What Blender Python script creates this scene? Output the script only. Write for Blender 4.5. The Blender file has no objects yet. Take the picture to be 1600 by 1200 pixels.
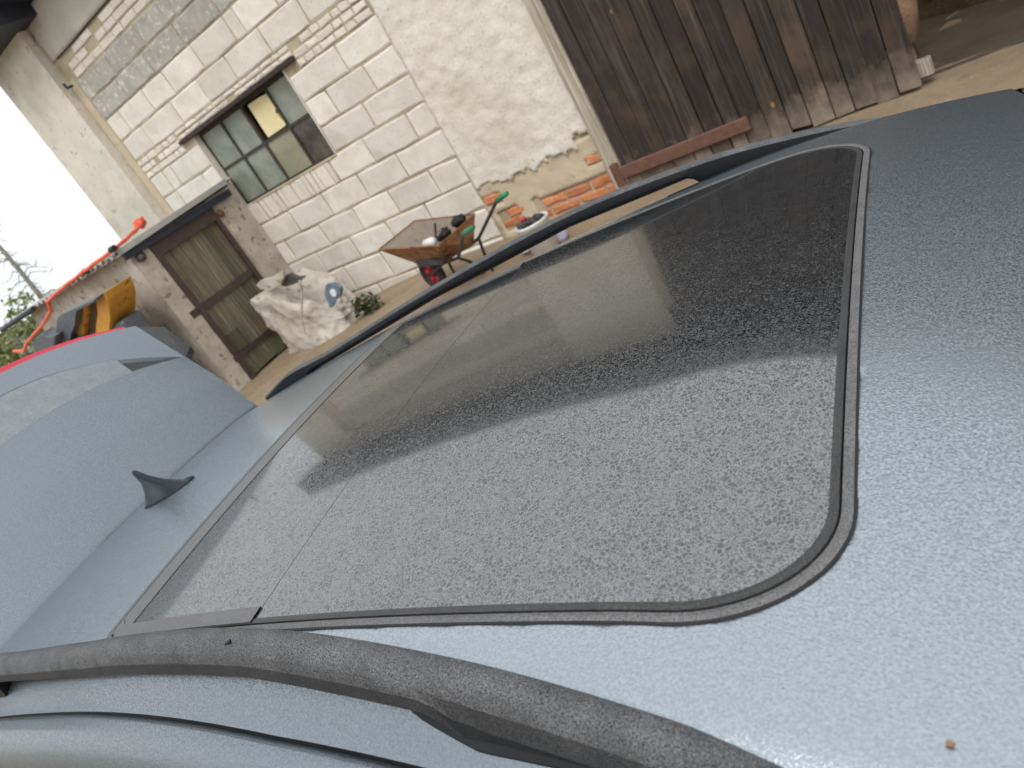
import bpy, bmesh, math, random
from mathutils import Vector, Matrix, noise as mn
random.seed(7)
S = bpy.context.scene
COL = S.collection
V3 = Vector

# ------------------------------------------------------------------ camera, sky, sun, exposure
RC = Matrix(((0.7507194158743781, -0.1576104755672324, -0.6415444619203748),
             (0.4464315556234633, -0.5947867086599131, 0.6685264671986609),
             (-0.48694889338907743, -0.7882814910886711, -0.3761556407049805)))
FPX = 1200.0
CAM = V3((0, 0, 1.9))
cd = bpy.data.cameras.new("camera")
cam = bpy.data.objects.new("camera", cd); COL.objects.link(cam)
cx, cy, cz = RC.col[0], RC.col[1], RC.col[2]
m = Matrix((cx, -cy, -cz)).transposed().to_4x4(); m.translation = CAM
cam.matrix_world = m
cd.sensor_width = 36.0; cd.lens = 36.0 * FPX / 1600.0
cd.clip_start = 0.02; cd.clip_end = 2000.0
cd.dof.use_dof = True; cd.dof.focus_distance = 1.0; cd.dof.aperture_fstop = 8.5
S.camera = cam

SUN_EL, SUN_AZ = math.radians(52), math.radians(-62)     # azimuth of the sun as seen from the yard (from +X towards +Y)
w = bpy.data.worlds.new("World"); S.world = w; w.use_nodes = True
nt = w.node_tree; nt.nodes.clear()
sky = nt.nodes.new('ShaderNodeTexSky'); sky.sky_type = 'NISHITA'; sky.sun_disc = False
sky.sun_elevation = SUN_EL; sky.sun_rotation = math.pi / 2 - SUN_AZ
sky.dust_density = 4.0; sky.air_density = 1.0
hs = nt.nodes.new('ShaderNodeHueSaturation'); hs.inputs['Saturation'].default_value = 0.15
mixw = nt.nodes.new('ShaderNodeMix'); mixw.data_type = 'RGBA'; mixw.inputs[0].default_value = 0.7
mixw.inputs[7].default_value = (10.0, 10.35, 10.6, 1)
bg = nt.nodes.new('ShaderNodeBackground'); bg.inputs['Strength'].default_value = 0.11
wo = nt.nodes.new('ShaderNodeOutputWorld')
nt.links.new(sky.outputs[0], hs.inputs['Color']); nt.links.new(hs.outputs[0], mixw.inputs[6])
nt.links.new(mixw.outputs[2], bg.inputs['Color']); nt.links.new(bg.outputs[0], wo.inputs[0])

sd = bpy.data.lights.new("sun", 'SUN'); sd.energy = 1.0; sd.angle = math.radians(25); sd.color = (1.0, 0.96, 0.9)
sun = bpy.data.objects.new("sun", sd); COL.objects.link(sun)
sdir = V3((math.cos(SUN_EL) * math.cos(SUN_AZ), math.cos(SUN_EL) * math.sin(SUN_AZ), math.sin(SUN_EL)))
sun.rotation_euler = sdir.to_track_quat('Z', 'Y').to_euler(); sun.location = sdir * 30

vs = S.view_settings; vs.view_transform = 'Standard'; vs.look = 'None'; vs.exposure = 0.4; vs.gamma = 1.0
vs.use_curve_mapping = False

# ------------------------------------------------------------------ helpers
def ray(q): return RC @ V3((q[0] - 800, q[1] - 600, FPX))
def onz(q, z=0.0): v = ray(q); return CAM + v * ((z - CAM.z) / v.z)
def ony(q, y): v = ray(q); return CAM + v * (y / v.y)
def onx(q, x): v = ray(q); return CAM + v * (x / v.x)

def link(name, me, parent=None, loc=None, kind=None, label=None, cat=None, group=None):
    o = bpy.data.objects.new(name, me); COL.objects.link(o)
    if parent is not None: o.parent = parent
    if loc is not None: o.location = loc
    if kind: o['kind'] = kind
    if label: o['label'] = label
    if cat: o['category'] = cat
    if group: o['group'] = group
    return o

def worg(o):
    p = V3((0, 0, 0))
    while o is not None: p = p + o.location; o = o.parent
    return p

def thing(name, loc, label, cat, group=None):
    return link(name, None, None, V3(loc), None, label, cat, group)

def mk(name, verts, faces, mat, parent=None, smooth=False, origin=None, mats=None, midx=None, **kw):
    """one mesh object; verts in world coordinates, the origin at the base centre of its bounds"""
    vs_ = [V3(v) for v in verts]
    if origin is None:
        lo = V3([min(v[i] for v in vs_) for i in range(3)]); hi = V3([max(v[i] for v in vs_) for i in range(3)])
        origin = (lo + hi) / 2; origin.z = lo.z
    me = bpy.data.meshes.new(name)
    me.from_pydata([(v - origin)[:] for v in vs_], [], faces)
    for mm in (mats or [mat]): me.materials.append(mm)
    if midx: me.polygons.foreach_set('material_index', midx)
    if smooth: me.polygons.foreach_set('use_smooth', [True] * len(me.polygons))
    me.validate(); me.update()
    bm = bmesh.new(); bm.from_mesh(me); bmesh.ops.recalc_face_normals(bm, faces=bm.faces)
    if any(len(e.link_faces) == 1 for e in bm.edges) and sum(f.normal.z * f.calc_area() for f in bm.faces) < 0:
        bmesh.ops.reverse_faces(bm, faces=bm.faces)          # open sheets face the sky
    bm.to_mesh(me); bm.free()
    loc = origin - worg(parent) if parent is not None else origin
    return link(name, me, parent, loc, **kw)

def grid(nu, nv, f):
    vs_ = [f(i / nu, j / nv) for i in range(nu + 1) for j in range(nv + 1)]
    fs = [(i * (nv + 1) + j, (i + 1) * (nv + 1) + j, (i + 1) * (nv + 1) + j + 1, i * (nv + 1) + j + 1)
          for i in range(nu) for j in range(nv)]
    return vs_, fs

class MB:
    """collects shapes for one mesh"""
    def __init__(s): s.v = []; s.f = []; s.m = []
    def add(s, vs_, fs, mi=0):
        b = len(s.v); s.v += [V3(v) for v in vs_]; s.f += [tuple(i + b for i in f) for f in fs]; s.m += [mi] * len(fs)
    def box(s, lo, hi, mi=0, rot=None, c=None, ch=0.0):
        lo, hi = V3(lo), V3(hi)
        if ch <= 0:
            vs_ = [V3((x, y, z)) for x in (lo.x, hi.x) for y in (lo.y, hi.y) for z in (lo.z, hi.z)]
            fs = [(0, 1, 3, 2), (4, 6, 7, 5), (0, 4, 5, 1), (2, 3, 7, 6), (0, 2, 6, 4), (1, 5, 7, 3)]
        else:
            vs_, fs = chamfer(lo, hi, ch)
        if rot is not None:
            c = c or (lo + hi) / 2
            vs_ = [c + rot @ (v - c) for v in vs_]
        s.add(vs_, fs, mi)
    def tube(s, pts, r, n=8, mi=0, cap=True):
        pts = [V3(p) for p in pts]; rr = r if isinstance(r, (list, tuple)) else [r] * len(pts)
        up = V3((0, 0, 1)); rings = []
        for i, p in enumerate(pts):
            d = (pts[min(i + 1, len(pts) - 1)] - pts[max(i - 1, 0)]).normalized()
            a = d.cross(up if abs(d.z) < .95 else V3((1, 0, 0))).normalized(); b = a.cross(d)
            rings.append([p + (a * math.cos(t) + b * math.sin(t)) * rr[i] for t in [2 * math.pi * k / n for k in range(n)]])
        s.loft(rings, mi, cap)
    def loft(s, rings, mi=0, cap=True):
        n = len(rings[0]); vs_ = [v for r in rings for v in r]
        fs = [(i * n + k, i * n + (k + 1) % n, (i + 1) * n + (k + 1) % n, (i + 1) * n + k)
              for i in range(len(rings) - 1) for k in range(n)]
        if cap: fs += [tuple(range(n))[::-1], tuple(range((len(rings) - 1) * n, len(rings) * n))]
        s.add(vs_, fs, mi)
    def build(s, name, mat, parent=None, smooth=False, mats=None, **kw):
        return mk(name, s.v, s.f, mat, parent, smooth, None, mats, s.m if mats else None, **kw)

def chamfer(lo, hi, ch):
    pts = []
    bm = bmesh.new(); bmesh.ops.create_cube(bm, size=1)
    for v in bm.verts: v.co = V3([(lo[i] + hi[i]) / 2 + v.co[i] * (hi[i] - lo[i]) for i in range(3)])
    bmesh.ops.bevel(bm, geom=bm.edges[:], offset=ch, segments=1, affect='EDGES', profile=.5)
    bm.verts.index_update()
    vs_ = [v.co.copy() for v in bm.verts]; fs = [tuple(v.index for v in f.verts) for f in bm.faces]
    bm.free(); return vs_, fs

def box(name, lo, hi, mat, parent=None, ch=0.0, rot=None, c=None, **kw):
    b = MB(); b.box(lo, hi, 0, rot, c, ch); return b.build(name, mat, parent, **kw)

def pl(knots, x):
    if x <= knots[0][0]: return knots[0][1]
    for (a, fa), (b, fb) in zip(knots, knots[1:]):
        if x <= b:
            t = (x - a) / (b - a); return fa + (fb - fa) * t
    return knots[-1][1]

def spl(knots, x):
    """smooth (Catmull-Rom) interpolation"""
    n = len(knots)
    if x <= knots[0][0]: return knots[0][1]
    if x >= knots[-1][0]: return knots[-1][1]
    for i in range(n - 1):
        if x <= knots[i + 1][0]:
            a, b = knots[i], knots[i + 1]; h = b[0] - a[0]; t = (x - a[0]) / h
            m0 = (b[1] - knots[i - 1][1]) / (b[0] - knots[i - 1][0]) if i > 0 else (b[1] - a[1]) / h
            m1 = (knots[i + 2][1] - a[1]) / (knots[i + 2][0] - a[0]) if i + 2 < n else (b[1] - a[1]) / h
            return ((2*t**3 - 3*t*t + 1) * a[1] + (t**3 - 2*t*t + t) * h * m0 + (-2*t**3 + 3*t*t) * b[1] + (t**3 - t*t) * h * m1)

def fbm(p, o=4): return mn.fractal(V3(p), 1.0, 2.0, o)

# ------------------------------------------------------------------ materials
class NT:
    def __init__(s, name):
        s.mat = bpy.data.materials.new(name); s.mat.use_nodes = True; s.t = s.mat.node_tree
        s.b = s.t.nodes['Principled BSDF']; s.out = s.t.nodes['Material Output']
        tc = s.n('ShaderNodeTexCoord'); oi = s.n('ShaderNodeObjectInfo')
        s.rnd = oi.outputs['Random']
        ad = s.n('ShaderNodeVectorMath'); ad.operation = 'ADD'
        sc = s.n('ShaderNodeVectorMath'); sc.operation = 'SCALE'; sc.inputs[0].default_value = (13.1, 7.7, 29.3)
        s.l(s.rnd, sc.inputs['Scale']); s.l(tc.outputs['Object'], ad.inputs[0]); s.l(sc.outputs[0], ad.inputs[1])
        s.obj = ad.outputs[0]; s.raw = tc.outputs['Object']
    def n(s, t): return s.t.nodes.new(t)
    def l(s, a, b): s.t.links.new(a, b)
    def mp(s, scale=(1, 1, 1), src=None):
        x = s.n('ShaderNodeMapping'); x.inputs['Scale'].default_value = scale; s.l(src or s.obj, x.inputs['Vector']); return x.outputs[0]
    def noise(s, scale, detail=4, rough=.55, src=None, dist=0.0):
        x = s.n('ShaderNodeTexNoise'); x.inputs['Scale'].default_value = scale; x.inputs['Detail'].default_value = detail
        x.inputs['Roughness'].default_value = rough; x.inputs['Distortion'].default_value = dist
        s.l(src or s.obj, x.inputs['Vector']); return x.outputs[0]
    def vor(s, scale, feature='F1', src=None, rnd=1.0, out='Distance'):
        x = s.n('ShaderNodeTexVoronoi'); x.feature = feature; x.inputs['Scale'].default_value = scale
        x.inputs['Randomness'].default_value = rnd; s.l(src or s.obj, x.inputs['Vector']); return x.outputs[out]
    def ramp(s, fac, stops, interp='LINEAR'):
        x = s.n('ShaderNodeValToRGB'); x.color_ramp.interpolation = interp; e = x.color_ramp.elements
        while len(e) < len(stops): e.new(.5)
        for el, (p, c) in zip(e, stops):
            el.position = p; el.color = (c, c, c, 1) if isinstance(c, (int, float)) else (*c, 1)
        s.l(fac, x.inputs[0]); return x.outputs[0]
    def mix(s, f, a, b, mode='MIX'):
        x = s.n('ShaderNodeMix'); x.data_type = 'RGBA'; x.blend_type = mode
        for sk, v in ((x.inputs[0], f), (x.inputs[6], a), (x.inputs[7], b)):
            if isinstance(v, (int, float)): sk.default_value = v if sk.type == 'VALUE' else (v, v, v, 1)
            elif isinstance(v, tuple): sk.default_value = (*v, 1)
            else: s.l(v, sk)
        return x.outputs[2]
    def math(s, op, a, b=0.0):
        x = s.n('ShaderNodeMath'); x.operation = op
        for sk, v in ((x.inputs[0], a), (x.inputs[1], b)):
            if isinstance(v, (int, float)): sk.default_value = v
            else: s.l(v, sk)
        return x.outputs[0]
    def bump(s, h, strength=.4, dist=.01, prev=None):
        x = s.n('ShaderNodeBump'); x.inputs['Strength'].default_value = strength; x.inputs['Distance'].default_value = dist
        s.l(h, x.inputs['Height'])
        if prev is not None: s.l(prev, x.inputs['Normal'])
        return x.outputs[0]
    def set(s, **kw):
        for k, v in kw.items():
            sk = s.b.inputs[k.replace('_', ' ')] if k.replace('_', ' ') in s.b.inputs else s.b.inputs[k]
            if isinstance(v, (int, float)): sk.default_value = v
            elif isinstance(v, tuple): sk.default_value = (*v, 1)
            else: s.l(v, sk)
        return s.mat

def mat_mottle(name, c1, c2, scale=6, rough=.9, bump=.3, bscale=40, bdist=.01, tint=.08, spots=None, spot_scale=25, spot_thr=.62, c3=None, metallic=0.0):
    k = NT(name)
    n1 = k.noise(scale, 6, .6)
    c = k.mix(k.ramp(n1, [(.3, 0.0), (.7, 1.0)]), c1, c2)
    if c3: c = k.mix(k.ramp(k.noise(scale * .35, 4, .6), [(.48, 0.0), (.68, 1.0)]), c, c3)
    if spots: c = k.mix(k.ramp(k.noise(spot_scale, 5, .7), [(spot_thr, 0.0), (spot_thr + .06, 1.0)]), c, spots)
    hsv = k.n('ShaderNodeHueSaturation'); k.l(c, hsv.inputs['Color'])
    k.l(k.math('ADD', k.math('MULTIPLY', k.rnd, 2 * tint), 1 - tint), hsv.inputs['Value'])
    return k.set(Base_Color=hsv.outputs[0], Roughness=rough, Metallic=metallic, Normal=k.bump(k.noise(bscale, 6, .65), bump, bdist))

def mat_wood(name, c1, c2, c3=None, knots=True, rough=.8, end=None, axis='z'):
    k = NT(name)
    st = (9, 9, .55) if axis == 'z' else (.55, 9, 9)
    g = k.noise(7, 6, .65, k.mp(st), 1.2)
    c = k.mix(k.ramp(g, [(.3, 0.0), (.72, 1.0)]), c1, c2)
    streak = k.noise(9, 5, .7, k.mp((5, 5, .12) if axis == 'z' else (.12, 5, 5)), .4)
    c = k.mix(k.ramp(streak, [(.50, 0.0), (.66, .9)]), c, tuple(min(1, x * 1.8 + .008) for x in c2))
    c = k.mix(k.ramp(streak, [(.32, .85), (.46, 0.0)]), c, tuple(x * .35 for x in c1))
    fine = k.noise(40, 3, .6, k.mp((3, 3, .12) if axis == 'z' else (.12, 3, 3)))
    c = k.mix(k.ramp(fine, [(.35, .0), (.65, .5)]), c, tuple(x * .45 for x in c1))
    if c3: c = k.mix(k.ramp(k.noise(2.2, 4, .6), [(.5, 0.0), (.7, .8)]), c, c3)
    if knots:
        kn = k.vor(2.6, 'F1', k.mp((1.9, .4, 1.1)))
        c = k.mix(k.ramp(kn, [(.045, .9), (.09, 0.0)]), c, (.32, .19, .085))
    if end:
        sx = k.n('ShaderNodeSeparateXYZ'); k.l(k.raw, sx.inputs[0])
        zz = k.math('ADD', sx.outputs[2], k.math('MULTIPLY', k.noise(9, 3, .6), .5))
        c = k.mix(k.ramp(zz, [(.20, .9), (.58, 0.0)]), c, end)
    hsv = k.n('ShaderNodeHueSaturation'); k.l(c, hsv.inputs['Color'])
    k.l(k.math('ADD', k.math('MULTIPLY', k.rnd, .7), .65), hsv.inputs['Value'])
    return k.set(Base_Color=hsv.outputs[0], Roughness=rough, Normal=k.bump(k.math('ADD', g, fine), .5, .006))

def mat_plain(name, c, rough=.5, metallic=0.0, bump=0.0, bscale=60, bdist=.003, var=.25, **kw):
    k = NT(name)
    n1 = k.noise(12, 4, .6)
    cc = k.mix(k.ramp(n1, [(.3, 0.0), (.7, 1.0)]), tuple(x * (1 - var) for x in c), tuple(min(1, x * (1 + var)) for x in c))
    d = dict(Base_Color=cc, Roughness=rough, Metallic=metallic, **kw)
    if bump: d['Normal'] = k.bump(k.noise(bscale, 5, .6), bump, bdist)
    return k.set(**d)

def drops(k, scale, thr, soft=.06, stretch=None):
    """mask of dew drops (1 on a drop) and their height"""
    src = k.mix(.09, k.raw, k.n('ShaderNodeTexNoise').outputs[1]) if False else k.raw
    wob = k.n('ShaderNodeTexNoise'); wob.inputs['Scale'].default_value = scale * .9; wob.inputs['Detail'].default_value = 3
    k.l(k.raw, wob.inputs['Vector'])
    off = k.n('ShaderNodeVectorMath'); off.operation = 'SCALE'; off.inputs['Scale'].default_value = 1.7 / scale
    k.l(wob.outputs[1], off.inputs[0])
    ad = k.n('ShaderNodeVectorMath'); ad.operation = 'ADD'; k.l(k.raw, ad.inputs[0]); k.l(off.outputs[0], ad.inputs[1])
    d = k.vor(scale, 'DISTANCE_TO_EDGE', ad.outputs[0])
    return k.ramp(d, [(thr, 0.0), (thr + soft, 1.0)]), d

def mat_paint(name='blue_grey_paint', f=1.0):
    k = NT(name)
    f1 = k.noise(620, 3, .65, k.raw); f2 = k.noise(400, 3, .6, k.raw)
    beads = k.ramp(f2, [(.52, 0.0), (.66, 1.0)])                      # scattered beads on a nearly flat film
    tiny = k.ramp(k.noise(760, 2, .5, k.raw), [(.55, 0.0), (.7, 1.0)])
    h = k.math('ADD', k.math('MULTIPLY', f1, .35), k.math('ADD', k.math('MULTIPLY', beads, .8), k.math('MULTIPLY', tiny, .45)))
    nm = k.bump(h, .36, .0007)
    c = k.mix(k.ramp(k.noise(420, 2, .6, k.raw), [(.35, 0.0), (.65, 1.0)]), (.345, .385, .42), (.435, .484, .527))
    r_ = k.ramp(k.noise(300, 3, .6, k.raw), [(.35, .12), (.65, .26)])
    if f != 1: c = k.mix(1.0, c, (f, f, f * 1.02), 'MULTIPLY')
    return k.set(Base_Color=c, Metallic=.84, Roughness=r_, Normal=nm)

def mat_roof_glass(name='dewy_roof_glass', cell=195, ior=2.6):
    """coated glass: mirror-like water film between flat, matt dew drops"""
    k = NT(name)
    dm, d = drops(k, cell, .055, .06)
    dm2, d2 = drops(k, cell * 2.2, .085, .09)
    sel = k.ramp(k.noise(cell * .55, 3, .6, k.raw), [(.44, 0.0), (.54, 1.0)])          # big drops here, fine ones there
    m_ = k.mix(sel, dm2, dm)
    m_ = k.math('MULTIPLY', m_, k.ramp(k.noise(22, 4, .6, k.raw), [(.3, .8), (.6, 1.0)]))
    sx = k.n('ShaderNodeSeparateXYZ'); k.l(k.raw, sx.inputs[0])                          # thinner dew towards the far front corner
    far_ = k.math('ADD', k.math('MULTIPLY', sx.outputs[0], .55), sx.outputs[1])
    m_ = k.math('MULTIPLY', m_, k.ramp(k.math('ADD', far_, k.math('MULTIPLY', k.noise(30, 3, .6, k.raw), .12)), [(.12, 1.0), (.42, .66)]))
    fine = k.noise(cell * 5, 2, .6, k.raw)
    m_ = k.math('MULTIPLY', m_, k.ramp(fine, [(.30, .45), (.46, 1.0)]))
    rough = k.math('ADD', .024, k.math('MULTIPLY', m_, .36))
    base = k.mix(m_, (.006, .007, .008), (.052, .055, .058))
    nm = k.bump(k.math('ADD', k.math('MULTIPLY', d2, .8), k.math('MULTIPLY', d, .3)), .018, .0005)
    sp = k.math('SUBTRACT', .80, k.math('MULTIPLY', m_, .64))
    return k.set(Base_Color=base, Roughness=rough, Normal=nm, IOR=ior, **{'Specular IOR Level': sp})

def mat_dew_black(name, c=(.03, .03, .034), dewc=(.16, .16, .165), cell=260, cover=.6, rough=.3, gloss=.5, up=None):
    k = NT(name)
    n1 = k.noise(cell * 1.4, 3, .65, k.raw); n2 = k.noise(25, 4, .6, k.raw)
    m_ = k.math('MULTIPLY', k.ramp(n1, [(.36, 0.0), (.62, 1.0)]), k.ramp(n2, [(.2, cover * .6), (.75, cover * 1.3)]))
    if up:                                                    # dew settles on what faces the sky
        g = k.n('ShaderNodeNewGeometry'); sx = k.n('ShaderNodeSeparateXYZ'); k.l(g.outputs['True Normal'], sx.inputs[0])
        m_ = k.math('MULTIPLY', m_, k.ramp(sx.outputs[2], [(up[0], 0.0), (up[1], 1.0)]))
    base = k.mix(m_, c, dewc)
    return k.set(Base_Color=base, Roughness=k.math('ADD', rough, k.math('MULTIPLY', m_, .35)),
                 Normal=k.bump(n1, .22, .0005), **{'Specular IOR Level': gloss})

M = {}
M['paint'] = mat_paint()
M['sidepaint'] = mat_paint('shaded_side_paint', .62)  # shade under the rail and along the flank put into the paint colour
M['tailpaint'] = mat_paint('darker_tail_paint', .62)  # body paint multiplied darker for the tailgate panels
M['glass'] = mat_roof_glass()
M['frame'] = mat_dew_black('dewy_black_trim', (.06, .06, .062), (.21, .205, .21), 420, .8, .4)
M['tailreflection'] = mat_dew_black('misted_tail_reflection', (.06, .06, .06), (.16, .16, .158), 420, .9, .25, .6)
M['frit'] = mat_dew_black('black_glass_edge', (.022, .022, .023), (.085, .085, .085), 420, .7, .35, .4)
M['rail'] = mat_dew_black('dewy_rail_plastic', (.010, .011, .013), (.215, .218, .228), 640, .85, .5, .14, (.04, .42))
M['pad'] = mat_plain('matt_black_plastic', (.012, .014, .017), .65, 0, .15, 300, .0006, **{'Specular IOR Level': .3})
M['fin'] = mat_plain('gloss_fin_black', (.010, .015, .022), .22, 0, .1, 300, .0006, **{'Specular IOR Level': .3})
M['black'] = mat_plain('rubber_black', (.008, .008, .009), .6)
M['tailglass'] = mat_dew_black('misted_window', (.10, .115, .12), (.30, .335, .35), 400, .9, .3, .6)
M['sideglass'] = mat_plain('dark_window', (.012, .014, .016), .08)
M['redlight'] = mat_plain('red_lens', (.80, .06, .11), .3, var=.06)
M['mortar'] = mat_mottle('mortar', (.42, .345, .23), (.54, .46, .34), 7, .95, .7, 50, .012, c3=(.30, .24, .165))
M['block'] = mat_mottle('white_block', (.675, .635, .56), (.775, .735, .66), 6, .92, .6, 60, .008, .09, (.50, .47, .42), 30, .60, c3=(.62, .575, .495))
M['greyblock'] = mat_mottle('grey_block', (.33, .32, .285), (.46, .445, .40), 7, .95, .7, 50, .012, .06, (.66, .63, .56), 16, .56)
M['brickw'] = mat_mottle('whitewashed_brick', (.66, .60, .52), (.75, .70, .62), 8, .92, .5, 70, .005, .08, (.5, .42, .34), 30, .66)
M['plaster'] = mat_mottle('rough_plaster', (.68, .635, .55), (.77, .73, .645), 3, .95, .55, 26, .02, .0, (.44, .385, .30), 34, .60, c3=(.61, .545, .44))
M['pilaster'] = mat_mottle('weathered_plaster', (.62, .57, .48), (.74, .69, .60), 2.5, .95, .6, 30, .02, .0, (.40, .37, .30), 9, .60, c3=(.50, .465, .39))
M['grey_plaster'] = mat_mottle('grey_plaster', (.47, .44, .385), (.57, .535, .47), 3, .95, .6, 40, .012, .0, (.38, .35, .31), 22, .62)
M['sand'] = mat_mottle('sandy_render', (.52, .43, .31), (.60, .51, .38), 4, .95, .6, 45, .012, .0, (.42, .34, .25), 12, .62)
M['redbrick'] = mat_mottle('red_brick', (.50, .17, .075), (.62, .27, .13), 9, .9, .6, 60, .008, .18, (.62, .48, .36), 14, .6)
M['gatewood'] = mat_wood('dark_gate_wood', (.020, .0155, .0145), (.046, .035, .030), (.08, .05, .031), True, .8, (.27, .21, .16))
M['post'] = mat_wood('pale_post_wood', (.42, .36, .28), (.52, .46, .37), None, False)
M['rust'] = mat_mottle('rusty_iron', (.10, .050, .035), (.17, .085, .055), 14, .85, .5, 80, .003, .1)
M['rust2'] = mat_plain('seed_brown', (.30, .15, .07), .8)
M['darkwood'] = mat_wood('dark_stained_wood', (.035, .02, .02), (.065, .04, .037), None, False)
M['navy'] = mat_plain('dark_painted_eave', (.018, .022, .035), .6, 0, .2)
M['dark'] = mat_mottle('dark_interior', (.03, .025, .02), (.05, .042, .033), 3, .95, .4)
M['steel'] = mat_mottle('dark_window_steel', (.035, .028, .022), (.06, .047, .036), 15, .7, .3)
def mat_pane(name, c1, c2, spec=.5, rough=.22):
    k = NT(name)
    c = k.mix(k.ramp(k.noise(3.2, 5, .6), [(.3, 0.0), (.7, 1.0)]), c1, c2)
    return k.set(Base_Color=c, Roughness=k.ramp(k.noise(6, 4, .6), [(.3, rough), (.7, rough + .3)]), **{'Specular IOR Level': spec})
M['pane'] = mat_pane('dirty_green_pane', (.17, .195, .17), (.33, .355, .30))
M['panedark'] = mat_pane('dark_pane', (.035, .028, .024), (.16, .145, .125))
M['paneamber'] = mat_pane('stained_pane', (.20, .21, .15), (.34, .33, .22))
M['foam'] = mat_mottle('yellow_foam', (.76, .64, .35), (.82, .72, .44), 6, .95, .4, 50, .006, 0, (.65, .5, .22), 20, .64)
M['earth'] = None
M['concrete'] = mat_mottle('stained_shed_plaster', (.34, .30, .245), (.54, .49, .41), 4.5, .95, .7, 25, .02, 0, (.22, .185, .145), 9, .57, c3=(.62, .57, .48))
M['doorwood'] = mat_wood('mossy_door_wood', (.10, .087, .058), (.165, .147, .10), (.20, .13, .06), False, .85, (.10, .105, .055))
M['doorframe'] = mat_plain('dark_brown_door_paint', (.055, .036, .034), .7, 0, .3)
M['asbestos'] = mat_mottle('grey_roof_sheet', (.34, .34, .33), (.45, .45, .435), 5, .9, .3)
M['orange'] = mat_plain('orange_red_plastic', (.78, .11, .045), .45, 0, .1, var=.12)
M['amber'] = mat_mottle('amber_upholstery', (.48, .225, .028), (.58, .29, .045), 8, .7, .4, 60, .01, 0, (.25, .1, .02), 7, .6)
M['slate'] = mat_plain('slate_plastic', (.085, .097, .115), .45, 0, .2)
M['brown'] = mat_mottle('brown_vinyl', (.06, .035, .02), (.11, .06, .03), 9, .7, .4)
M['tarp'] = mat_mottle('woven_sack', (.41, .375, .32), (.57, .535, .475), 5, .75, .5, 120, .004, 0, (.27, .23, .18), 6, .57, c3=(.40, .355, .29))
M['blue'] = mat_plain('blue_grey_plastic', (.13, .18, .24), .5, 0, .2)
M['whitepl'] = mat_plain('white_plastic', (.75, .75, .74), .4, 0, .05, var=.06)
M['rubbish'] = mat_mottle('dark_rubbish', (.03, .028, .026), (.10, .09, .085), 25, .6, .6, 60, .01, .3)
M['barrowrust'] = mat_mottle('rusted_tray', (.20, .085, .035), (.34, .165, .07), 9, .8, .5, 60, .005, .05, (.10, .055, .035), 11, .53)
M['barrowgrey'] = mat_mottle('worn_grey_tray', (.20, .16, .125), (.27, .22, .175), 7, .7, .4, 60, .004, .05, (.16, .09, .05), 9, .58)
M['tubesteel'] = mat_plain('dark_tube_steel', (.05, .05, .053), .5, .3)
M['tyre'] = mat_plain('tyre_rubber', (.028, .028, .03), .75, 0, .3)
M['redrim'] = mat_plain('red_rim_paint', (.55, .025, .05), .4, var=.15)
M['green'] = mat_plain('green_grip', (.02, .20, .09), .5)
M['pink'] = mat_plain('pink_plastic', (.75, .09, .28), .5)
M['lilac'] = mat_plain('lilac_plastic', (.5, .5, .68), .5)
M['clay'] = mat_mottle('rough_clay', (.30, .19, .115), (.42, .28, .18), 9, .95, .9, 35, .03, 0)
M['straw'] = mat_mottle('brown_straw', (.06, .038, .018), (.13, .085, .04), 22, .95, .9, 60, .03, 0, (.30, .2, .1), 60, .62)
M['trunk'] = mat_mottle('grey_bark', (.20, .19, .175), (.30, .29, .27), 8, .95, .6, 40, .02)
def mat_leaf(name, c1, c2):
    k = NT(name)
    g = k.n('ShaderNodeNewGeometry')
    c = k.mix(g.outputs['Random Per Island'], c1, c2)
    k.set(Base_Color=c, Roughness=.6)
    tr = k.n('ShaderNodeBsdfTranslucent'); k.l(c, tr.inputs[0]); mx = k.n('ShaderNodeMixShader'); mx.inputs[0].default_value = .35
    k.l(k.b.outputs[0], mx.inputs[1]); k.l(tr.outputs[0], mx.inputs[2]); k.l(mx.outputs[0], k.out.inputs[0]); return k.mat
M['leaf'] = mat_leaf('bush_leaf', (.13, .175, .055), (.27, .30, .12))
M['leaf2'] = mat_leaf('grey_green_leaf', (.16, .19, .11), (.27, .30, .19))
M['weed'] = mat_leaf('dark_weed_leaf', (.03, .05, .016), (.085, .115, .04))
def mat_earth():
    k = NT('yard_earth')
    c = k.mix(k.ramp(k.noise(.8, 6, .65, k.raw), [(.35, 0.0), (.65, 1.0)]), (.25, .178, .112), (.35, .262, .175))
    c = k.mix(k.ramp(k.noise(7, 6, .7, k.raw), [(.5, 0.0), (.7, .7)]), c, (.19, .14, .095))
    c = k.mix(k.ramp(k.noise(55, 3, .6, k.raw), [(.58, 0.0), (.68, .5)]), c, (.42, .35, .26))
    return k.set(Base_Color=c, Roughness=k.ramp(k.noise(2.5, 4, .6, k.raw), [(.35, .62), (.65, .95)]),
                 Normal=k.bump(k.math('ADD', k.noise(9, 6, .6, k.raw), k.noise(70, 4, .6, k.raw)), .6, .02))
M['earth'] = mat_earth()
M['wet_shaded'] = mat_mottle('damp_shaded_earth', (.075, .055, .036), (.13, .098, .066), 2.5, .85, .7, 40, .02, 0, (.2, .15, .1), 30, .66)  # damp earth, its colour darkened further for the shade inside the barn
M['pebble'] = mat_mottle('yard_stone', (.24, .19, .135), (.36, .30, .22), 20, .9, .4)
M['grass'] = mat_mottle('far_grass', (.13, .15, .06), (.22, .22, .11), .6, .95, .4)

WY = 6.634          # face of the barn wall
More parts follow.
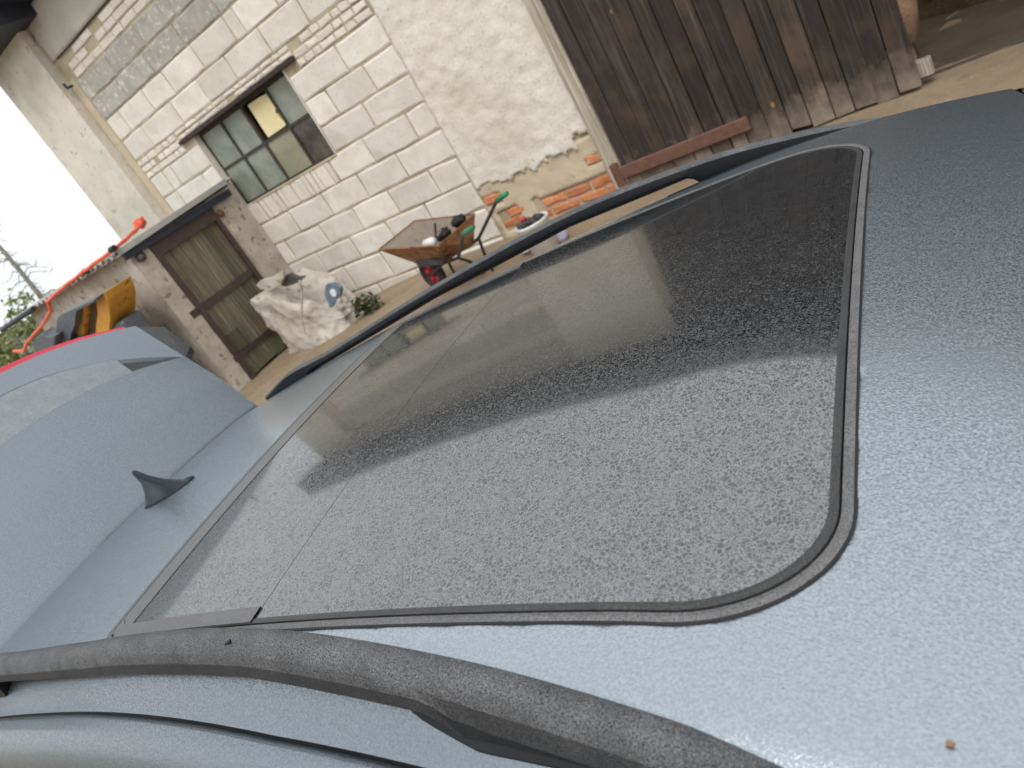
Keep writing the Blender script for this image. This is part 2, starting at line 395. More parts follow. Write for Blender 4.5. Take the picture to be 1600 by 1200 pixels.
# ------------------------------------------------------------------ ground
def gz(x, y):
    t = min(1, max(0, (-x - 6.0) / 2.6)); t = t * t * (3 - 2 * t)
    return -.13 * t + (.012 * fbm((x * .9, y * .9, 0)) + .006 * fbm((x * 5, y * 5, 3)) if abs(x) < 16 and abs(y) < 16 else 0)
def axis(a, b, step, far):
    xs = [a + step * i for i in range(int((b - a) / step) + 1)]
    l = [a - d for d in (2, 6, 15, 40, 100, far)][::-1]; r = [xs[-1] + d for d in (2, 6, 15, 40, 100, far)]
    return l + xs + r
gx, gy = axis(-14, 4, .15, 700), axis(-3, 14, .15, 700)
mk('ground', [(x, y, gz(x, y)) for x in gx for y in gy],
   [(i * len(gy) + j, (i + 1) * len(gy) + j, (i + 1) * len(gy) + j + 1, i * len(gy) + j + 1) for i in range(len(gx) - 1) for j in range(len(gy) - 1)],
   M['earth'], smooth=True, kind='structure')

# ------------------------------------------------------------------ barn
barn = thing('barn', (-4, WY, 0), 'large whitewashed block barn with a broken window and a dark plank gate', 'barn')
BX0, BX1, BZ = -11.62, 7.6, 5.0
WX0, WX1, WZ0, WZ1 = -8.90, -6.83, 1.65, 2.70          # window opening
GX0, GX1, GZ = -3.50, 2.6, 4.40                        # gate opening
b = MB(); T = .42; y0 = WY + .014
b.box((BX0, y0, -.4), (WX0, y0 + T, BZ)); b.box((WX0, y0, -.4), (WX1, y0 + T, WZ0)); b.box((WX0, y0, WZ1), (WX1, y0 + T, BZ))
b.box((WX1, y0, -.4), (GX0 - .02, y0 + T, BZ)); b.box((GX0 - .02, y0, GZ), (GX1, y0 + T, BZ)); b.box((GX1, y0, -.4), (BX1, y0 + T, BZ))
b.build('wall', M['mortar'], barn)
b = MB(); b.box((BX0, y0 + T, -.4), (BX0 + .4, 14, BZ)); b.box((BX1 - .4, y0 + T, -.4), (BX1, 14, BZ)); b.box((BX0 + .4, 13.6, -.4), (BX1 - .4, 14, BZ))
b.build('side_wall', M['grey_plaster'], barn)
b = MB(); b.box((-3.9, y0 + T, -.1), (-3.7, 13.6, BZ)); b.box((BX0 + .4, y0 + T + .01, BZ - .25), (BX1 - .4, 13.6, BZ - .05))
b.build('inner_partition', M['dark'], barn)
# roof with a dark boarded overhang
b = MB()
ex0, ex1 = -12.35, 8.2
prof = [(6.08, 5.28), (6.08, 5.50), (10.3, 7.6), (14.6, 5.5), (14.6, 5.28), (10.3, 7.38)]
b.loft([[V3((x, y, z)) for y, z in prof] for x in (ex0, ex1)])
b.build('roof', M['asbestos'], barn)
b = MB(); b.loft([[V3((x, y, z)) for y, z in [(6.06, 5.12), (6.06, 5.52), (6.10, 5.52), (WY + .1, 5.02), (WY + .1, 4.99)]] for x in (ex0 + .01, ex1 - .01)])
b.build('eave', M['navy'], barn)
b = MB(); b.box((-12.3, 6.02, 4.86), (-10.02, WY + .02, 5.12)); b.build('eave_beam', M['navy'], barn)

def stone(name, x0, x1, z0, z1, mat, parent, y=WY, ch=.014, d=.05, jit=.008):
    """one masonry unit: front face slightly proud, out of true, with chamfered arrises"""
    j = lambda a=jit: random.uniform(-a, a)
    f = y + random.uniform(-.006, .004)
    w_, h_ = x1 - x0, z1 - z0
    seq = [(0, 0), (.33, 0), (.7, 0), (1, 0), (1, .5), (1, 1), (.64, 1), (.3, 1), (0, 1), (0, .5)]
    if w_ < .25: seq = [(0, 0), (.5, 0), (1, 0), (1, 1), (.5, 1), (0, 1)]
    n = len(seq); q = jit * .8; cut = random.random()
    c = []
    for tx, tz in seq:
        corner = tx in (0, 1) and tz in (0, 1)
        k_ = random.uniform(.3, 1.6) if corner and random.random() < .4 else 0
        x, z = x0 + w_ * tx + j(q), z0 + h_ * tz + j(q)
        if corner: x += (1 if tx == 0 else -1) * q * k_; z += (1 if tz == 0 else -1) * q * k_
        c.append((x, z))
    mx, mz = (x0 + x1) / 2, (z0 + z1) / 2
    cc_ = lambda: ch * random.uniform(.7, 1.8)
    inn = [(x + cc_() * (1 if tx == 0 else -1 if tx == 1 else 0), z + cc_() * (1 if tz == 0 else -1 if tz == 1 else 0)) for (x, z), (tx, tz) in zip(c, seq)]
    vs_ = [(x, y + d, z) for x, z in c] + [(x, f + ch * .8, z) for x, z in c] + [(x, f + random.uniform(-.003, .004), z) for x, z in inn]
    fs = [tuple(range(2 * n, 3 * n))] + [(k + n, (k + 1) % n + n, (k + 1) % n + 2 * n, k + 2 * n) for k in range(n)] + [(k, (k + 1) % n, (k + 1) % n + n, k + n) for k in range(n)]
    return mk(name, vs_, fs, mat, parent)

def clip_row(z0, z1, joints, mat, name='block', x_min=-10.28, x_max=-5.30, holes=(), gap=.018):
    js = [x_min] + [j for j in joints if x_min + .06 < j < x_max - .06] + [x_max]
    for a, c in zip(js, js[1:]):
        segs = [(a, c)]
        for h0, h1 in holes:
            nx = []
            for s0, s1 in segs:
                if s1 <= h0 or s0 >= h1: nx.append((s0, s1)); continue
                if s0 < h0 - .05: nx.append((s0, h0))
                if s1 > h1 + .05: nx.append((h1, s1))
            segs = nx
        for s0, s1 in segs:
            if s1 - s0 > .05: stone(name, s0 + gap / 2, s1 - gap / 2, z0 + gap / 2, z1 - gap / 2, mat, barn, ch=.014 if name == 'block' else .008)

jA = [-9.56, -8.90, -8.18, -7.46, -6.75, -6.03]
jB = [-9.90, -9.20, -8.55, -7.83, -7.12, -6.42, -5.72]
jt = lambda js: [j + random.uniform(-.035, .035) for j in js]
win = [(WX0, WX1)]
rows = [(.04, .41, jB), (.41, .72, jA), (.72, 1.03, jB), (1.03, 1.345, jA)]
for z0, z1, js in rows: clip_row(z0, z1, jt(js), M['block'])
clip_row(-.26, .04, jt(jA), M['block'])
# course under the window: narrow units under the sill, blocks to the right
xx = -8.55
while xx < -7.05:
    w_ = random.choice((.09, .10, .12, .2)); stone('brick', xx + .007, xx + w_ - .007, 1.36, 1.62, M['brickw'], barn, ch=.008); xx += w_
clip_row(1.345, 1.66, [-9.2], M['block'], x_max=-8.56)
clip_row(1.345, 1.66, [-6.36, -5.63], M['block'], x_min=-7.02)
clip_row(1.66, 1.97, jt([-9.56, -6.06]), M['block'], holes=win)
clip_row(1.97, 2.28, jt([-9.9, -9.2, -6.47, -5.80]), M['block'], holes=win)
clip_row(2.28, 2.585, jt([-9.95, -9.72, -6.03]), M['block'], holes=win)
def brick_row(z0, z1, x0, x1, mat=None, lo=.11, hi=.30):
    x = x0
    while x < x1 - .05:
        w_ = min(random.uniform(lo, hi), x1 - x)
        if random.random() < .93: stone('brick', x + .007, x + w_ - .007, z0 + .007, z1 - .007, mat or M['brickw'], barn, ch=.008, jit=.005)
        x += w_
LX0, LX1 = -9.16, -6.58
for z0, z1 in ((2.59, 2.675), (2.68, 2.765), (2.77, 2.855)):
    brick_row(z0, z1, -10.28, LX0 - .01); brick_row(z0, z1, LX1 + .01, -5.30)
for z0, z1 in ((2.735, 2.795), (2.80, 2.857)): brick_row(z0, z1, LX0, LX1)
clip_row(2.86, 3.17, jt([-9.67, -8.90, -8.23, -7.53, -6.79, -6.1]), M['block'])
clip_row(3.17, 3.48, jt([-9.95, -9.22, -8.62, -7.91, -7.2, -6.97, -6.4, -5.8]), M['block'])
clip_row(3.48, 3.765, jt([-9.55, -8.75, -8.0, -7.2, -6.5, -5.9]), M['greyblock'])
clip_row(3.765, 4.05, jt([-10.08, -9.45, -8.6, -7.8, -7.0, -6.3]), M['greyblock'])
for z0, z1 in ((4.06, 4.16), (4.165, 4.265), (4.27, 4.37)): brick_row(z0, z1, -10.2, -5.3, lo=.24, hi=.36)

def plaster(name, x0, x1, z0, z1, y, mat, amp=.02, nz=3.0, step=.05, ragged=None, back=.016, bulge=0.0):
    nx, nzz = max(2, int((x1 - x0) / step)), max(2, int((z1 - z0) / step))
    idx = {}; vs_ = []; fs = []
    def P(i, k):
        if (i, k) not in idx:
            x, z = x0 + (x1 - x0) * i / nx, z0 + (z1 - z0) * k / nzz
            idx[(i, k)] = len(vs_)
            vs_.append((x, y - amp * (.5 + .5 * fbm((x * nz, 1.7, z * nz))) - amp * .5 * fbm((x * nz * 4, 5, z * nz * 4)), z))
        return idx[(i, k)]
    for i in range(nx):
        for k in range(nzz):
            x, z = x0 + (x1 - x0) * (i + .5) / nx, z0 + (z1 - z0) * (k + .5) / nzz
            if ragged and not ragged(x, z): continue
            fs.append((P(i, k), P(i + 1, k), P(i + 1, k + 1), P(i, k + 1)))
    # rim back to the wall
    cnt = {}
    for f in fs:
        for a, c in zip(f, f[1:] + f[:1]): cnt[(min(a, c), max(a, c))] = cnt.get((min(a, c), max(a, c)), []) + [(a, c)]
    for e, l in cnt.items():
        if len(l) == 1:
            a, c = l[0]; n0 = len(vs_)
            va, vc = V3(vs_[a]), V3(vs_[c]); vs_ += [(va.x, y + back, va.z), (vc.x, y + back, vc.z)]
            fs.append((c, a, n0, n0 + 1))
    return mk(name, vs_, fs, mat, barn, smooth=True)
plaster('plaster_panel', -5.285, -3.735, .46, 4.98, WY - .004, M['plaster'], .022, 2.2, .03,
        lambda x, z: z > .60 + .10 * fbm((x * 2.2, 0, 2)) + .05 * fbm((x * 9, 2, 2)) + (.10 if x > -3.95 else 0))
plaster('plaster_band', -10.45, -5.30, 4.39, 4.99, WY - .004, M['grey_plaster'], .018, 1.5, .06)
plaster('plinth_render', -5.285, -3.735, -.3, .66, WY + .012, M['sand'], .022, 3, .04,
        lambda x, z: not (x > -4.72 and z < .26 + .05 * fbm((x * 5, 3, 1))) and not (x < -5.05 and .38 < z < .5) and not (-5.22 < x < -4.93 and .07 < z < .3) and not (x > -3.95 and .38 < z < .47))
for z0, xs in ((-.06, [-4.7, -4.36, -4.02, -3.72]), (.05, [-4.66, -4.55, -4.2, -3.85, -3.72]), (.155, [-4.62, -4.32, -4.0, -3.72])):
    for a, c in zip(xs, xs[1:]): stone('brick', a + .012, c - .012, z0, z0 + .09, M['redbrick'], barn, y=WY - .004, ch=.014, jit=.01)
for x, z in ((-5.2, .10), (-5.08, .20), (-5.27, .42), (-3.93, .39)): stone('brick', x, x + .24, z, z + .09, M['redbrick'], barn, y=WY - .002, ch=.012, jit=.01)

# corner pilaster
def pil(name, x0, x1, y1, z0, z1, mat):
    b = MB()
    n = 40
    for fx, f in enumerate([lambda t, k: (x0 + (x1 - x0) * t, y1, k), lambda t, k: (x1, y1 + (WY + .05 - y1) * t, k), lambda t, k: (x0, y1 + (WY + .05 - y1) * t, k)]):
        vs_, fs = grid(12 if fx == 0 else 3, n * 2, lambda t, k: f(t, z0 + (z1 - z0) * k))
        out = []
        for v in vs_:
            d = .012 * fbm((v[0] * 2, v[1] * 2, v[2] * 2)); out.append((v[0] + d, v[1] - d, v[2]))
        b.add(out, fs)
    b.box((x0 + .03, y1 + .03, z0), (x1 - .03, WY + .2, z1 - .01))
    return b.build(name, mat, barn, smooth=False)
pil('pilaster', BX0 - .04, -10.46, 6.49, -.4, 4.86, M['pilaster'])
b = MB(); b.box((-10.45, WY - .008, 2.0), (-10.29, y0 + .02, 4.1), ch=.01); b.build('jamb_strip', M['sand'], barn)
# cracks between band and bricks
b = MB(); pts = [ony(q, WY - .012) for q in [(89, 92), (112, 68), (140, 33), (152, 20), (172, -4)]]
b.tube(pts, .009, 5); b.build('crack', M['black'], barn)
b = MB(); b.tube([ony(q, WY - .014) for q in [(42, 40), (52, 55), (56, 70), (64, 84), (74, 94)]], .01, 5); b.build('crack', M['black'], barn)
b = MB(); b.tube([ony(q, 6.52) for q in [(99, 131), (105, 138), (113, 134)]], .018, 5); b.build('crack', M['black'], barn)

# window
box('lintel', (LX0, WY - .045, 2.685), (LX1, WY + .2, 2.733), M['darkwood'], barn, .004)
wf = MB(); yw = WY + .115
zx = [WX0, -8.39, -7.90, -7.36, WX1]; zz_ = [WZ0, 2.165, WZ1 - .03]
for i, x in enumerate(zx):
    t = .03 if i in (0, 4) else (.016 if i != 2 else .022); wf.box((x - t, yw - .02, WZ0), (x + t, yw + .03, WZ1 - .005))
for z, t in zip(zz_, (.025, .016, .03)): wf.box((WX0, yw - .018, z - t), (WX1, yw + .028, z + t))
wfo = wf.build('window', M['steel'], barn)
for r in range(2):
    for c in range(4):
        if r == 1 and c == 2: continue
        mt = M['panedark'] if (r, c) == (0, 3) else M['paneamber'] if (r, c) == (0, 2) else M['pane']
        rot = Matrix.Rotation(random.uniform(-.02, .02), 3, 'Z') @ Matrix.Rotation(random.uniform(-.02, .02), 3, 'X')
        box('pane', (zx[c] + .012, yw + .002, zz_[r] + .012), (zx[c + 1] - .012, yw + .008, zz_[r + 1] - .012), mt, wfo, rot=rot)
box('sill', (WX0, WY - .005, WZ0 - .03), (WX1, WY + .14, WZ0 - .001), M['mortar'], barn, .006)
for x0, x1 in ((WX0, WX0 + .012), (WX1 - .012, WX1)): box('reveal', (x0, WY - .002, WZ0), (x1, WY + .10, WZ1 - .02), M['brickw'], barn)
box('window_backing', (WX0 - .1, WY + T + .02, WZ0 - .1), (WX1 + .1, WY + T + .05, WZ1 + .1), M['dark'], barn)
fp = [ony((280 + x / 4.8, 80 + y / 4.8), yw - .01) for x, y in [(512, 405), (560, 372), (600, 345), (660, 316), (690, 350), (716, 385), (722, 425), (722, 462), (750, 490), (775, 520), (804, 530), (795, 560), (735, 602), (668, 648), (610, 560)]]
fb = MB(); fb.add(fp + [p + V3((0, .06, 0)) for p in fp], [tuple(range(15))] + [(k, (k + 1) % 15, (k + 1) % 15 + 15, k + 15) for k in range(15)])
fb.build('foam_board', M['foam'], None, label='torn yellow foam sheet stuffed in the broken pane of the barn window', cat='foam sheet')

# gate
box('door_post', (-3.735, WY - .07, -.1), (-3.56, WY + .1, GZ - .002), M['post'], barn, .01)
gate = link('gate', None, barn, V3((-2.25, 6.45, 0)) - worg(barn))
x = -3.53; gy_ = 6.47
widths = [.15, .19, .17, .20, .16, .18, .14, .19, .17, .16, .18, .15, .17, .16, .16]
sc_ = 2.52 / sum(widths)
for i, w_ in enumerate(widths):
    w_ *= sc_; t = i / 14
    zb = .03 - .02 * t + random.uniform(-.015, .03); yy = gy_ + random.uniform(-.008, .008)
    vb, fb_ = chamfer(V3((x + .004, yy, zb)), V3((x + w_ - .004, yy + .035, GZ - .02)), .006)
    sh = random.uniform(-.012, .012)
    vb = [V3((v.x + sh * (v.z - 2) / 2, v.y, v.z + (random.uniform(-.01, .01) if v.z < 1 else 0))) for v in vb]
    mk('board', vb, fb_, M['gatewood'], gate); x += w_
box('rail', (-3.5, gy_ + .045, .06), (-.93, gy_ + .12, .19), M['post'], gate, .008)
box('rail', (-3.5, gy_ + .045, 2.2), (-1.02, gy_ + .12, 2.34), M['gatewood'], gate, .008)
b = MB(); b.box((-3.56, 6.41, .195), (-2.27, 6.45, .315), ch=.01); b.tube([(-3.57, 6.43, .14), (-3.57, 6.43, .36)], .045, 10)
b.build('strap_hinge', M['rust'], gate)
b = MB(); b.box((GX0 - .2, WY - .05, GZ + .005), (GX1 + .2, WY + .012, 4.97), ch=.01); b.build('gate_lintel', M['darkwood'], barn)
# a lump of clay and a dung heap inside the gate
def lump(name, c, r, mat, amp=.25, fr=2.0, sub=3, par=None, **kw):
    bm = bmesh.new(); bmesh.ops.create_icosphere(bm, subdivisions=sub, radius=1)
    vs_ = []
    for v in bm.verts:
        d = 1 + amp * fbm(v.co * fr + V3(c)); vs_.append(V3(c) + V3((v.co.x * r[0], v.co.y * r[1], v.co.z * r[2])) * d)
    fs = [tuple(v.index for v in f.verts) for f in bm.faces]; bm.free()
    return mk(name, vs_, fs, mat, par, smooth=True, **kw)
pier = MB()
rings = []
for k in range(15):
    z = .25 + k * .3; s_ = .8 if k == 0 else 1
    rings.append([V3((-1.13 + .16 * s_ * math.cos(t) * (1 + .25 * fbm((math.cos(t), z * 2, math.sin(t)))), 6.98 + .2 * s_ * math.sin(t), z)) for t in [2 * math.pi * q / 14 for q in range(14)]])
pier.loft(rings); pier.box((-1.26, 6.86, -.05), (-1.08, 7.1, .27))
pier.build('clay_pier', M['clay'], barn, smooth=True)
lump('dung_heap', (.2, 9.3, -.1), (1.9, 1.2, .75), M['straw'], .2, 2.5, 4, None, label='brown heap of straw in the dark opening right of the plank gate', cat='straw heap')
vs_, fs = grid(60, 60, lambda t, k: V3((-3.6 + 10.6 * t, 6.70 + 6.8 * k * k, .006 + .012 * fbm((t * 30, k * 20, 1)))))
mk('inner_floor', vs_, fs, M['wet_shaded'], barn, smooth=True)
blocker_gate = link('gate', None, barn, V3((1.6, 6.45, 0)) - worg(barn))  # unseen closed leaf, added to keep light out of the barn
for i in range(12):
    x0_ = .55 + i * .172
    box('board', (x0_ + .004, gy_ + random.uniform(-.008, .008), .03), (x0_ + .168, gy_ + .045, GZ - .02), M['gatewood'], blocker_gate, .005)
for z_ in (.1, 2.2): box('rail', (.56, gy_ + .05, z_), (2.6, gy_ + .12, z_ + .14), M['gatewood'], blocker_gate, .008)

# ------------------------------------------------------------------ shed against the barn
SX, SY = -8.78, 4.84
shed = thing('shed', (-10.4, 5.8, -.13), 'low plastered lean-to shed with a brown framed plank door', 'shed')
dy0, dy1, dz0, dz1 = 5.10, 6.14, -.14, 1.90
def roughwall(name, f, n0, n1, mat, par, amp=.012):
    vs_, fs = grid(n0, n1, f); return vs_, fs
b = MB()
for (ya, yb, za, zb) in ((SY, dy0, -.4, 1.94), (dy1, WY, -.4, 1.97), (dy0, dy1, dz1, 1.95)):
    vs_, fs = grid(max(2, int((yb - ya) / .06)), max(2, int((zb - za) / .06)),
        lambda t, k: V3((SX + .012 * fbm((ya + (yb - ya) * t, 3, (za + (zb - za) * k)) ) * 1.5, ya + (yb - ya) * t, za + (zb - za) * k)))
    b.add(vs_, fs)
b.box((SX - .25, SY + .02, -.4), (SX - .02, dy0 - .01, 1.93)); b.box((SX - .25, dy1 + .01, -.4), (SX - .02, WY, 1.96))
b.box((SX - .25, dy0 + .01, dz1 + .001), (SX - .02, dy1 - .01, 1.93))
vs_, fs = grid(56, 40, lambda t, k: V3((-12.0 + (SX + 12.0) * t, SY + .015 * fbm(((-12 + 3.2 * t) * 1.3, 7, 2.4 * k * 1.3)), -.4 + 2.34 * k)))
b.add(vs_, fs)
b.box((-12.0, SY + .02, -.4), (SX - .26, SY + .25, 1.93)); b.box((-12.0, SY + .26, -.4), (-11.8, WY - .1, 1.93))
b.build('wall', M['concrete'], shed)
# corrugated sheet roof with a flat verge strip along the door side
rx0, rx1 = -12.25, SX + .10
def rz(y): return 1.945 + (y - SY) * .035
vs_ = []; nx_ = 150
for i in range(nx_ + 1):
    x = rx0 + (rx1 - .1 - rx0) * i / nx_; h = .022 * math.sin(x * 2 * math.pi / .15)
    for y in (SY - .14, 5.7, WY + .05): vs_ += [(x, y, rz(y) + h + .028), (x, y, rz(y) + h + .02)]
fs = []
for i in range(nx_):
    a, c = i * 6, (i + 1) * 6
    for k in range(2): fs += [(a + 2*k, c + 2*k, c + 2*k + 2, a + 2*k + 2), (a + 2*k + 1, a + 2*k + 3, c + 2*k + 3, c + 2*k + 1)]
    fs += [(a, a + 1, c + 1, c)]
mk('roof_sheet', vs_, fs, M['asbestos'], shed, smooth=True)
b = MB(); b.loft([[V3((rx1 - .14, y, rz(y) + .062)), V3((rx1, y, rz(y) + .062)), V3((rx1, y, rz(y) - .005)), V3((rx1 - .02, y, rz(y) - .005)), V3((rx1 - .02, y, rz(y) + .05)), V3((rx1 - .14, y, rz(y) + .05))] for y in (SY - .14, WY - .12)])
b.build('verge_strip', M['asbestos'], shed)
box('wall_plate', (SX + .005, SY - .08, 1.855), (SX + .07, WY - .14, 1.94), M['navy'], shed, .004)
b = MB(); b.tube([(-11.4, SY - .16, 1.95), (-12.75, SY - .16, 1.93)], .035, 8); b.build('gutter_pipe', M['navy'], shed)
lump('wall_hook', (SX + .03, 4.93, 1.80), (.05, .07, .05), M['rubbish'], .3, 2, 2, shed)
door = link('door', None, shed, V3((SX, (dy0 + dy1) / 2, dz0)) - worg(shed))
b = MB()
b.box((SX - .06, dy0, dz0), (SX + .035, dy0 + .075, dz1)); b.box((SX - .06, dy1 - .06, dz0), (SX + .035, dy1, dz1))
b.box((SX - .06, dy0 + .075, dz1 - .2), (SX + .034, dy1 - .06, dz1)); b.build('door_frame', M['doorframe'], door)
yy = dy0 + .078; k = 0
for w_ in (.12, .16, .2, .17, .14, .112):
    box('plank', (SX - .045, yy + .002, dz0 + .02 + random.uniform(0, .03)), (SX - .015 + random.uniform(-.004, .004), yy + w_ - .002, dz1 - .2), M['doorwood'], door, .004); yy += w_
b = MB()
b.box((SX - .012, dy0 - .11, .895), (SX + .015, dy1 - .07, .985), rot=Matrix.Rotation(.0, 3, 'X')); b.build('ledge', M['doorframe'], door)
b = MB(); b.box((SX - .012, dy0 - .02, .17), (SX + .02, dy1 - .05, .235)); b.tube([(SX + .02, dy0 + .22, .2), (SX + .05, dy0 + .22, .2)], .03, 8); b.build('latch_bar', M['steel'], door)
box('notice_patch', (SX - .012, dy0 + .06, .24), (SX + .004, dy0 + .30, .50), M['doorwood'], door, .004)
lump('wall_hook', (SX + .03, dy1 + .06, 1.74), (.04, .05, .05), M['rust'], .3, 2, 2, shed)

# orange hose on the shed roof
hp = [ony((222, 350), 5.55), ony((210, 362), 5.3), ony((190, 380), 5.0), ony((178, 390), 4.75)]
hp += [ony(q, 4.66) for q in [(150, 410), (130, 425), (108, 442), (88, 458), (74, 472), (80, 484), (68, 506), (52, 524), (42, 535), (38, 548), (22, 549)]]
fine = []
for i in range(len(hp) - 1):
    for t in range(5): fine.append(hp[i].lerp(hp[i + 1], t / 5))
fine.append(hp[-1])
hose = thing('plastic_pipe', fine[0], 'bent orange-red plastic pipe along the edge of the shed roof', 'pipe')
b = MB(); b.tube([p + V3((0, 0, .003 * math.sin(i * 1.3))) for i, p in enumerate(fine)], [.021 + .008 * abs(fbm((i * .35, 0, 0))) for i in range(len(fine))], 8); b.build('pipe', M['orange'], hose, smooth=True)
for q in ((176, 389), (133, 424)):
    c = ony(q, 4.68); b = MB(); b.tube([c - V3((.055, 0, -.002)), c + V3((.055, .0, 0))], .034, 8); b.build('joint_band', M['black'], hose)
lump('pipe_end', ony((219, 349), 5.56), (.085, .07, .06), M['orange'], .55, 2.2, 3, hose)

# scrap seats in front of the shed
sc1 = thing('old_armchair', (-9.0, 4.2, -.13), 'discarded amber upholstered seat with brown middle standing by the shed', 'old seat')
shp = lambda q, Y: ony((q[0] / 4.615, 340 + q[1] / 4.615), Y)
def slab(name, px, Y, th, mat, par, ground=False, **kw):
    p = [shp(q, Y) for q in px]
    n = len(p); mid = sum(p, V3((0, 0, 0))) / n
    fr = [mid + (q - mid) * .93 + V3((0, -.02, 0)) for q in p]
    b = MB(); b.loft([fr, p, [q + V3((0, th, 0)) for q in p]]); return b.build(name, mat, par, **kw)
slab('cushion', [(700, 580), (730, 552), (758, 538), (785, 590), (800, 640), (806, 720), (802, 790), (770, 960), (690, 960), (700, 770), (712, 690)], 4.2, .35, M['amber'], sc1)
slab('cushion', [(556, 660), (600, 640), (628, 622), (632, 690), (622, 770), (600, 960), (520, 960), (530, 830), (548, 770)], 4.2, .35, M['amber'], sc1)
slab('middle_panel', [(640, 610), (700, 590), (712, 690), (700, 770), (690, 960), (610, 960), (628, 770), (634, 690)], 4.26, .3, M['brown'], sc1)
b = MB(); b.box((-9.5, 4.22, -.2), (-8.72, 4.5, 1.35), ch=.03); b.build('seat_base', M['slate'], sc1)
sc2 = thing('plastic_casing', (-10.0, 4.15, -.13), 'dark slate plastic panel leaning left of the amber seat', 'scrap panel')
slab('panel', [(415, 720), (440, 690), (560, 640), (640, 600), (700, 575), (700, 592), (560, 662), (550, 770), (520, 840), (500, 960), (380, 960), (405, 850), (410, 780)], 4.1, .12, M['slate'], sc2)
slab('lower_panel', [(240, 910), (262, 865), (300, 835), (330, 850), (380, 860), (410, 845), (400, 960), (260, 980)], 4.0, .15, M['slate'], sc2)
b = MB(); b.box((-10.6, 4.05, -.2), (-9.6, 4.2, 1.42), ch=.02); b.build('stand', M['slate'], sc2)

# bulk sack
def sack():
    bm = bmesh.new(); bmesh.ops.create_grid(bm, x_segments=1, y_segments=1, size=1); bm.free()
    nA, nH = 110, 70
    c = V3((-7.92, 5.86, 0)); vs_ = []
    def prof(t, a):
        ca, sa = math.cos(a), math.sin(a)
        rx, ry = .68, .42
        top = .80 - .42 * max(0, ca) ** 1.3 * 1.0 + .02
        rr = (1.0 - .10 * t) if t < .86 else (.914 * math.sqrt(max(0, 1 - ((t - .86) / .16) ** 2)))
        z = top * min(1, t / .9) if t < .9 else top + (t - .9) * .1
        # square-ish footprint
        k_ = 1 / max(abs(ca) ** 3.2 + abs(sa) ** 3.2, 1e-6) ** (1 / 3.2)
        x, y = rx * rr * ca * k_, ry * rr * sa * k_
        rg = lambda q: (1 - abs(fbm(q, 3))) ** 3
        f = .93 + .15 * fbm((ca * 1.5 + 4, sa * 1.5, t * 1.3), 3) + .075 * (rg((ca * 1.6 + 2, sa * 1.6, t * 1.5 + a * .3)) - .5) + .035 * (rg((ca * 3.1, sa * 3.1 + 5, t * 3.4)) - .5) + .03 * fbm((ca * 9, sa * 9, t * 8), 2)
        sag = .05 * math.sin(8 * t + 3 * ca) * (1 - t)
        return c + V3((x * f + .12 * (t - .5) * -1, y * f + sag * sa, z * (1 + .12 * fbm((ca * 2, sa * 2, 9))) - .14))
    for j in range(nH + 1):
        for i in range(nA): vs_.append(prof(j / nH, 2 * math.pi * i / nA))
    fs = [(j * nA + i, j * nA + (i + 1) % nA, (j + 1) * nA + (i + 1) % nA, (j + 1) * nA + i) for j in range(nH) for i in range(nA)]
    fs.append(tuple(range(nH * nA, nH * nA + nA)))
    return vs_, fs
vs_, fs = sack()
sk = thing('bulk_sack', (-7.92, 5.86, -.13), 'slumped dirty white bulk sack standing beside the shed door', 'sack')
mk('bag', vs_, fs, M['tarp'], sk, smooth=True)
s6 = lambda x, y: (380 + x / 5.454, 400 + y / 5.454)
b = MB(); b.tube([ony(s6(*q), 5.42) for q in [(480, 210), (505, 300), (500, 420), (495, 520), (520, 640), (560, 700)]], .011, 6); b.build('seam', M['tarp'], sk)
fl = [(320, 250), (340, 180), (400, 160), (470, 190), (525, 185), (480, 220), (420, 245), (360, 262)]
p_ = [ony(s6(*q), 5.62) for q in fl]; b = MB(); b.loft([p_, [q + V3((0, .04, .01)) for q in p_]]); b.build('mouth', M['rubbish'], sk)
b = MB()
pf = [ony(s6(*q), 5.55) for q in [(110, 250), (140, 215), (230, 190), (330, 140), (345, 175), (320, 245), (220, 275), (150, 285)]]
b.loft([pf, [q + V3((.0, .05, .0)) for q in pf]]); b.build('flap', M['tarp'], sk)
pt = [s6(*q) for q in [(700, 250), (760, 240), (830, 275), (825, 350), (775, 395), (755, 440), (735, 440), (720, 390), (695, 330)]]
pt = [ony(q, 5.50) for q in pt]; b = MB(); b.loft([pt, [q + V3((0, .05, 0)) for q in pt]])
cc = ony(s6(765, 318), 5.48); b.tube([cc, cc + V3((0, .02, 0))], .045, 12, 1)
b.build('blue_lid', M['blue'], None, mats=[M['blue'], M['whitepl']], label='small blue-grey plastic lid lying on the slumped white sack', cat='plastic lid')

# weeds by the wall
def leaves(mb, n, cen, rad, size, up=.3, shell=.55):
    for _ in range(n):
        while True:
            d = V3((random.uniform(-1, 1), random.uniform(-1, 1), random.uniform(-1, 1)))
            if shell < d.length <= 1 or (d.length <= 1 and random.random() < .25): break
        k_ = 1 + .35 * fbm(d * 2.2 + V3(cen))
        p = V3(cen) + V3((d.x * rad[0], d.y * rad[1], d.z * rad[2])) * k_
        a = V3((random.gauss(0, 1), random.gauss(0, 1), random.gauss(0, 1) * .6)).normalized(); b_ = a.cross(V3((random.gauss(0, 1), random.gauss(0, 1), 1 + up))).normalized()
        s_ = size * random.uniform(.5, 1.3)
        mb.add([p - a * s_, p + b_ * s_ * .45, p + a * s_, p - b_ * s_ * .45], [(0, 1, 2, 3)])
wd = thing('weed', (-6.98, 5.86, -.05), 'dark green weed clump at the wall foot between sack and wheelbarrow', 'weed')
b = MB()
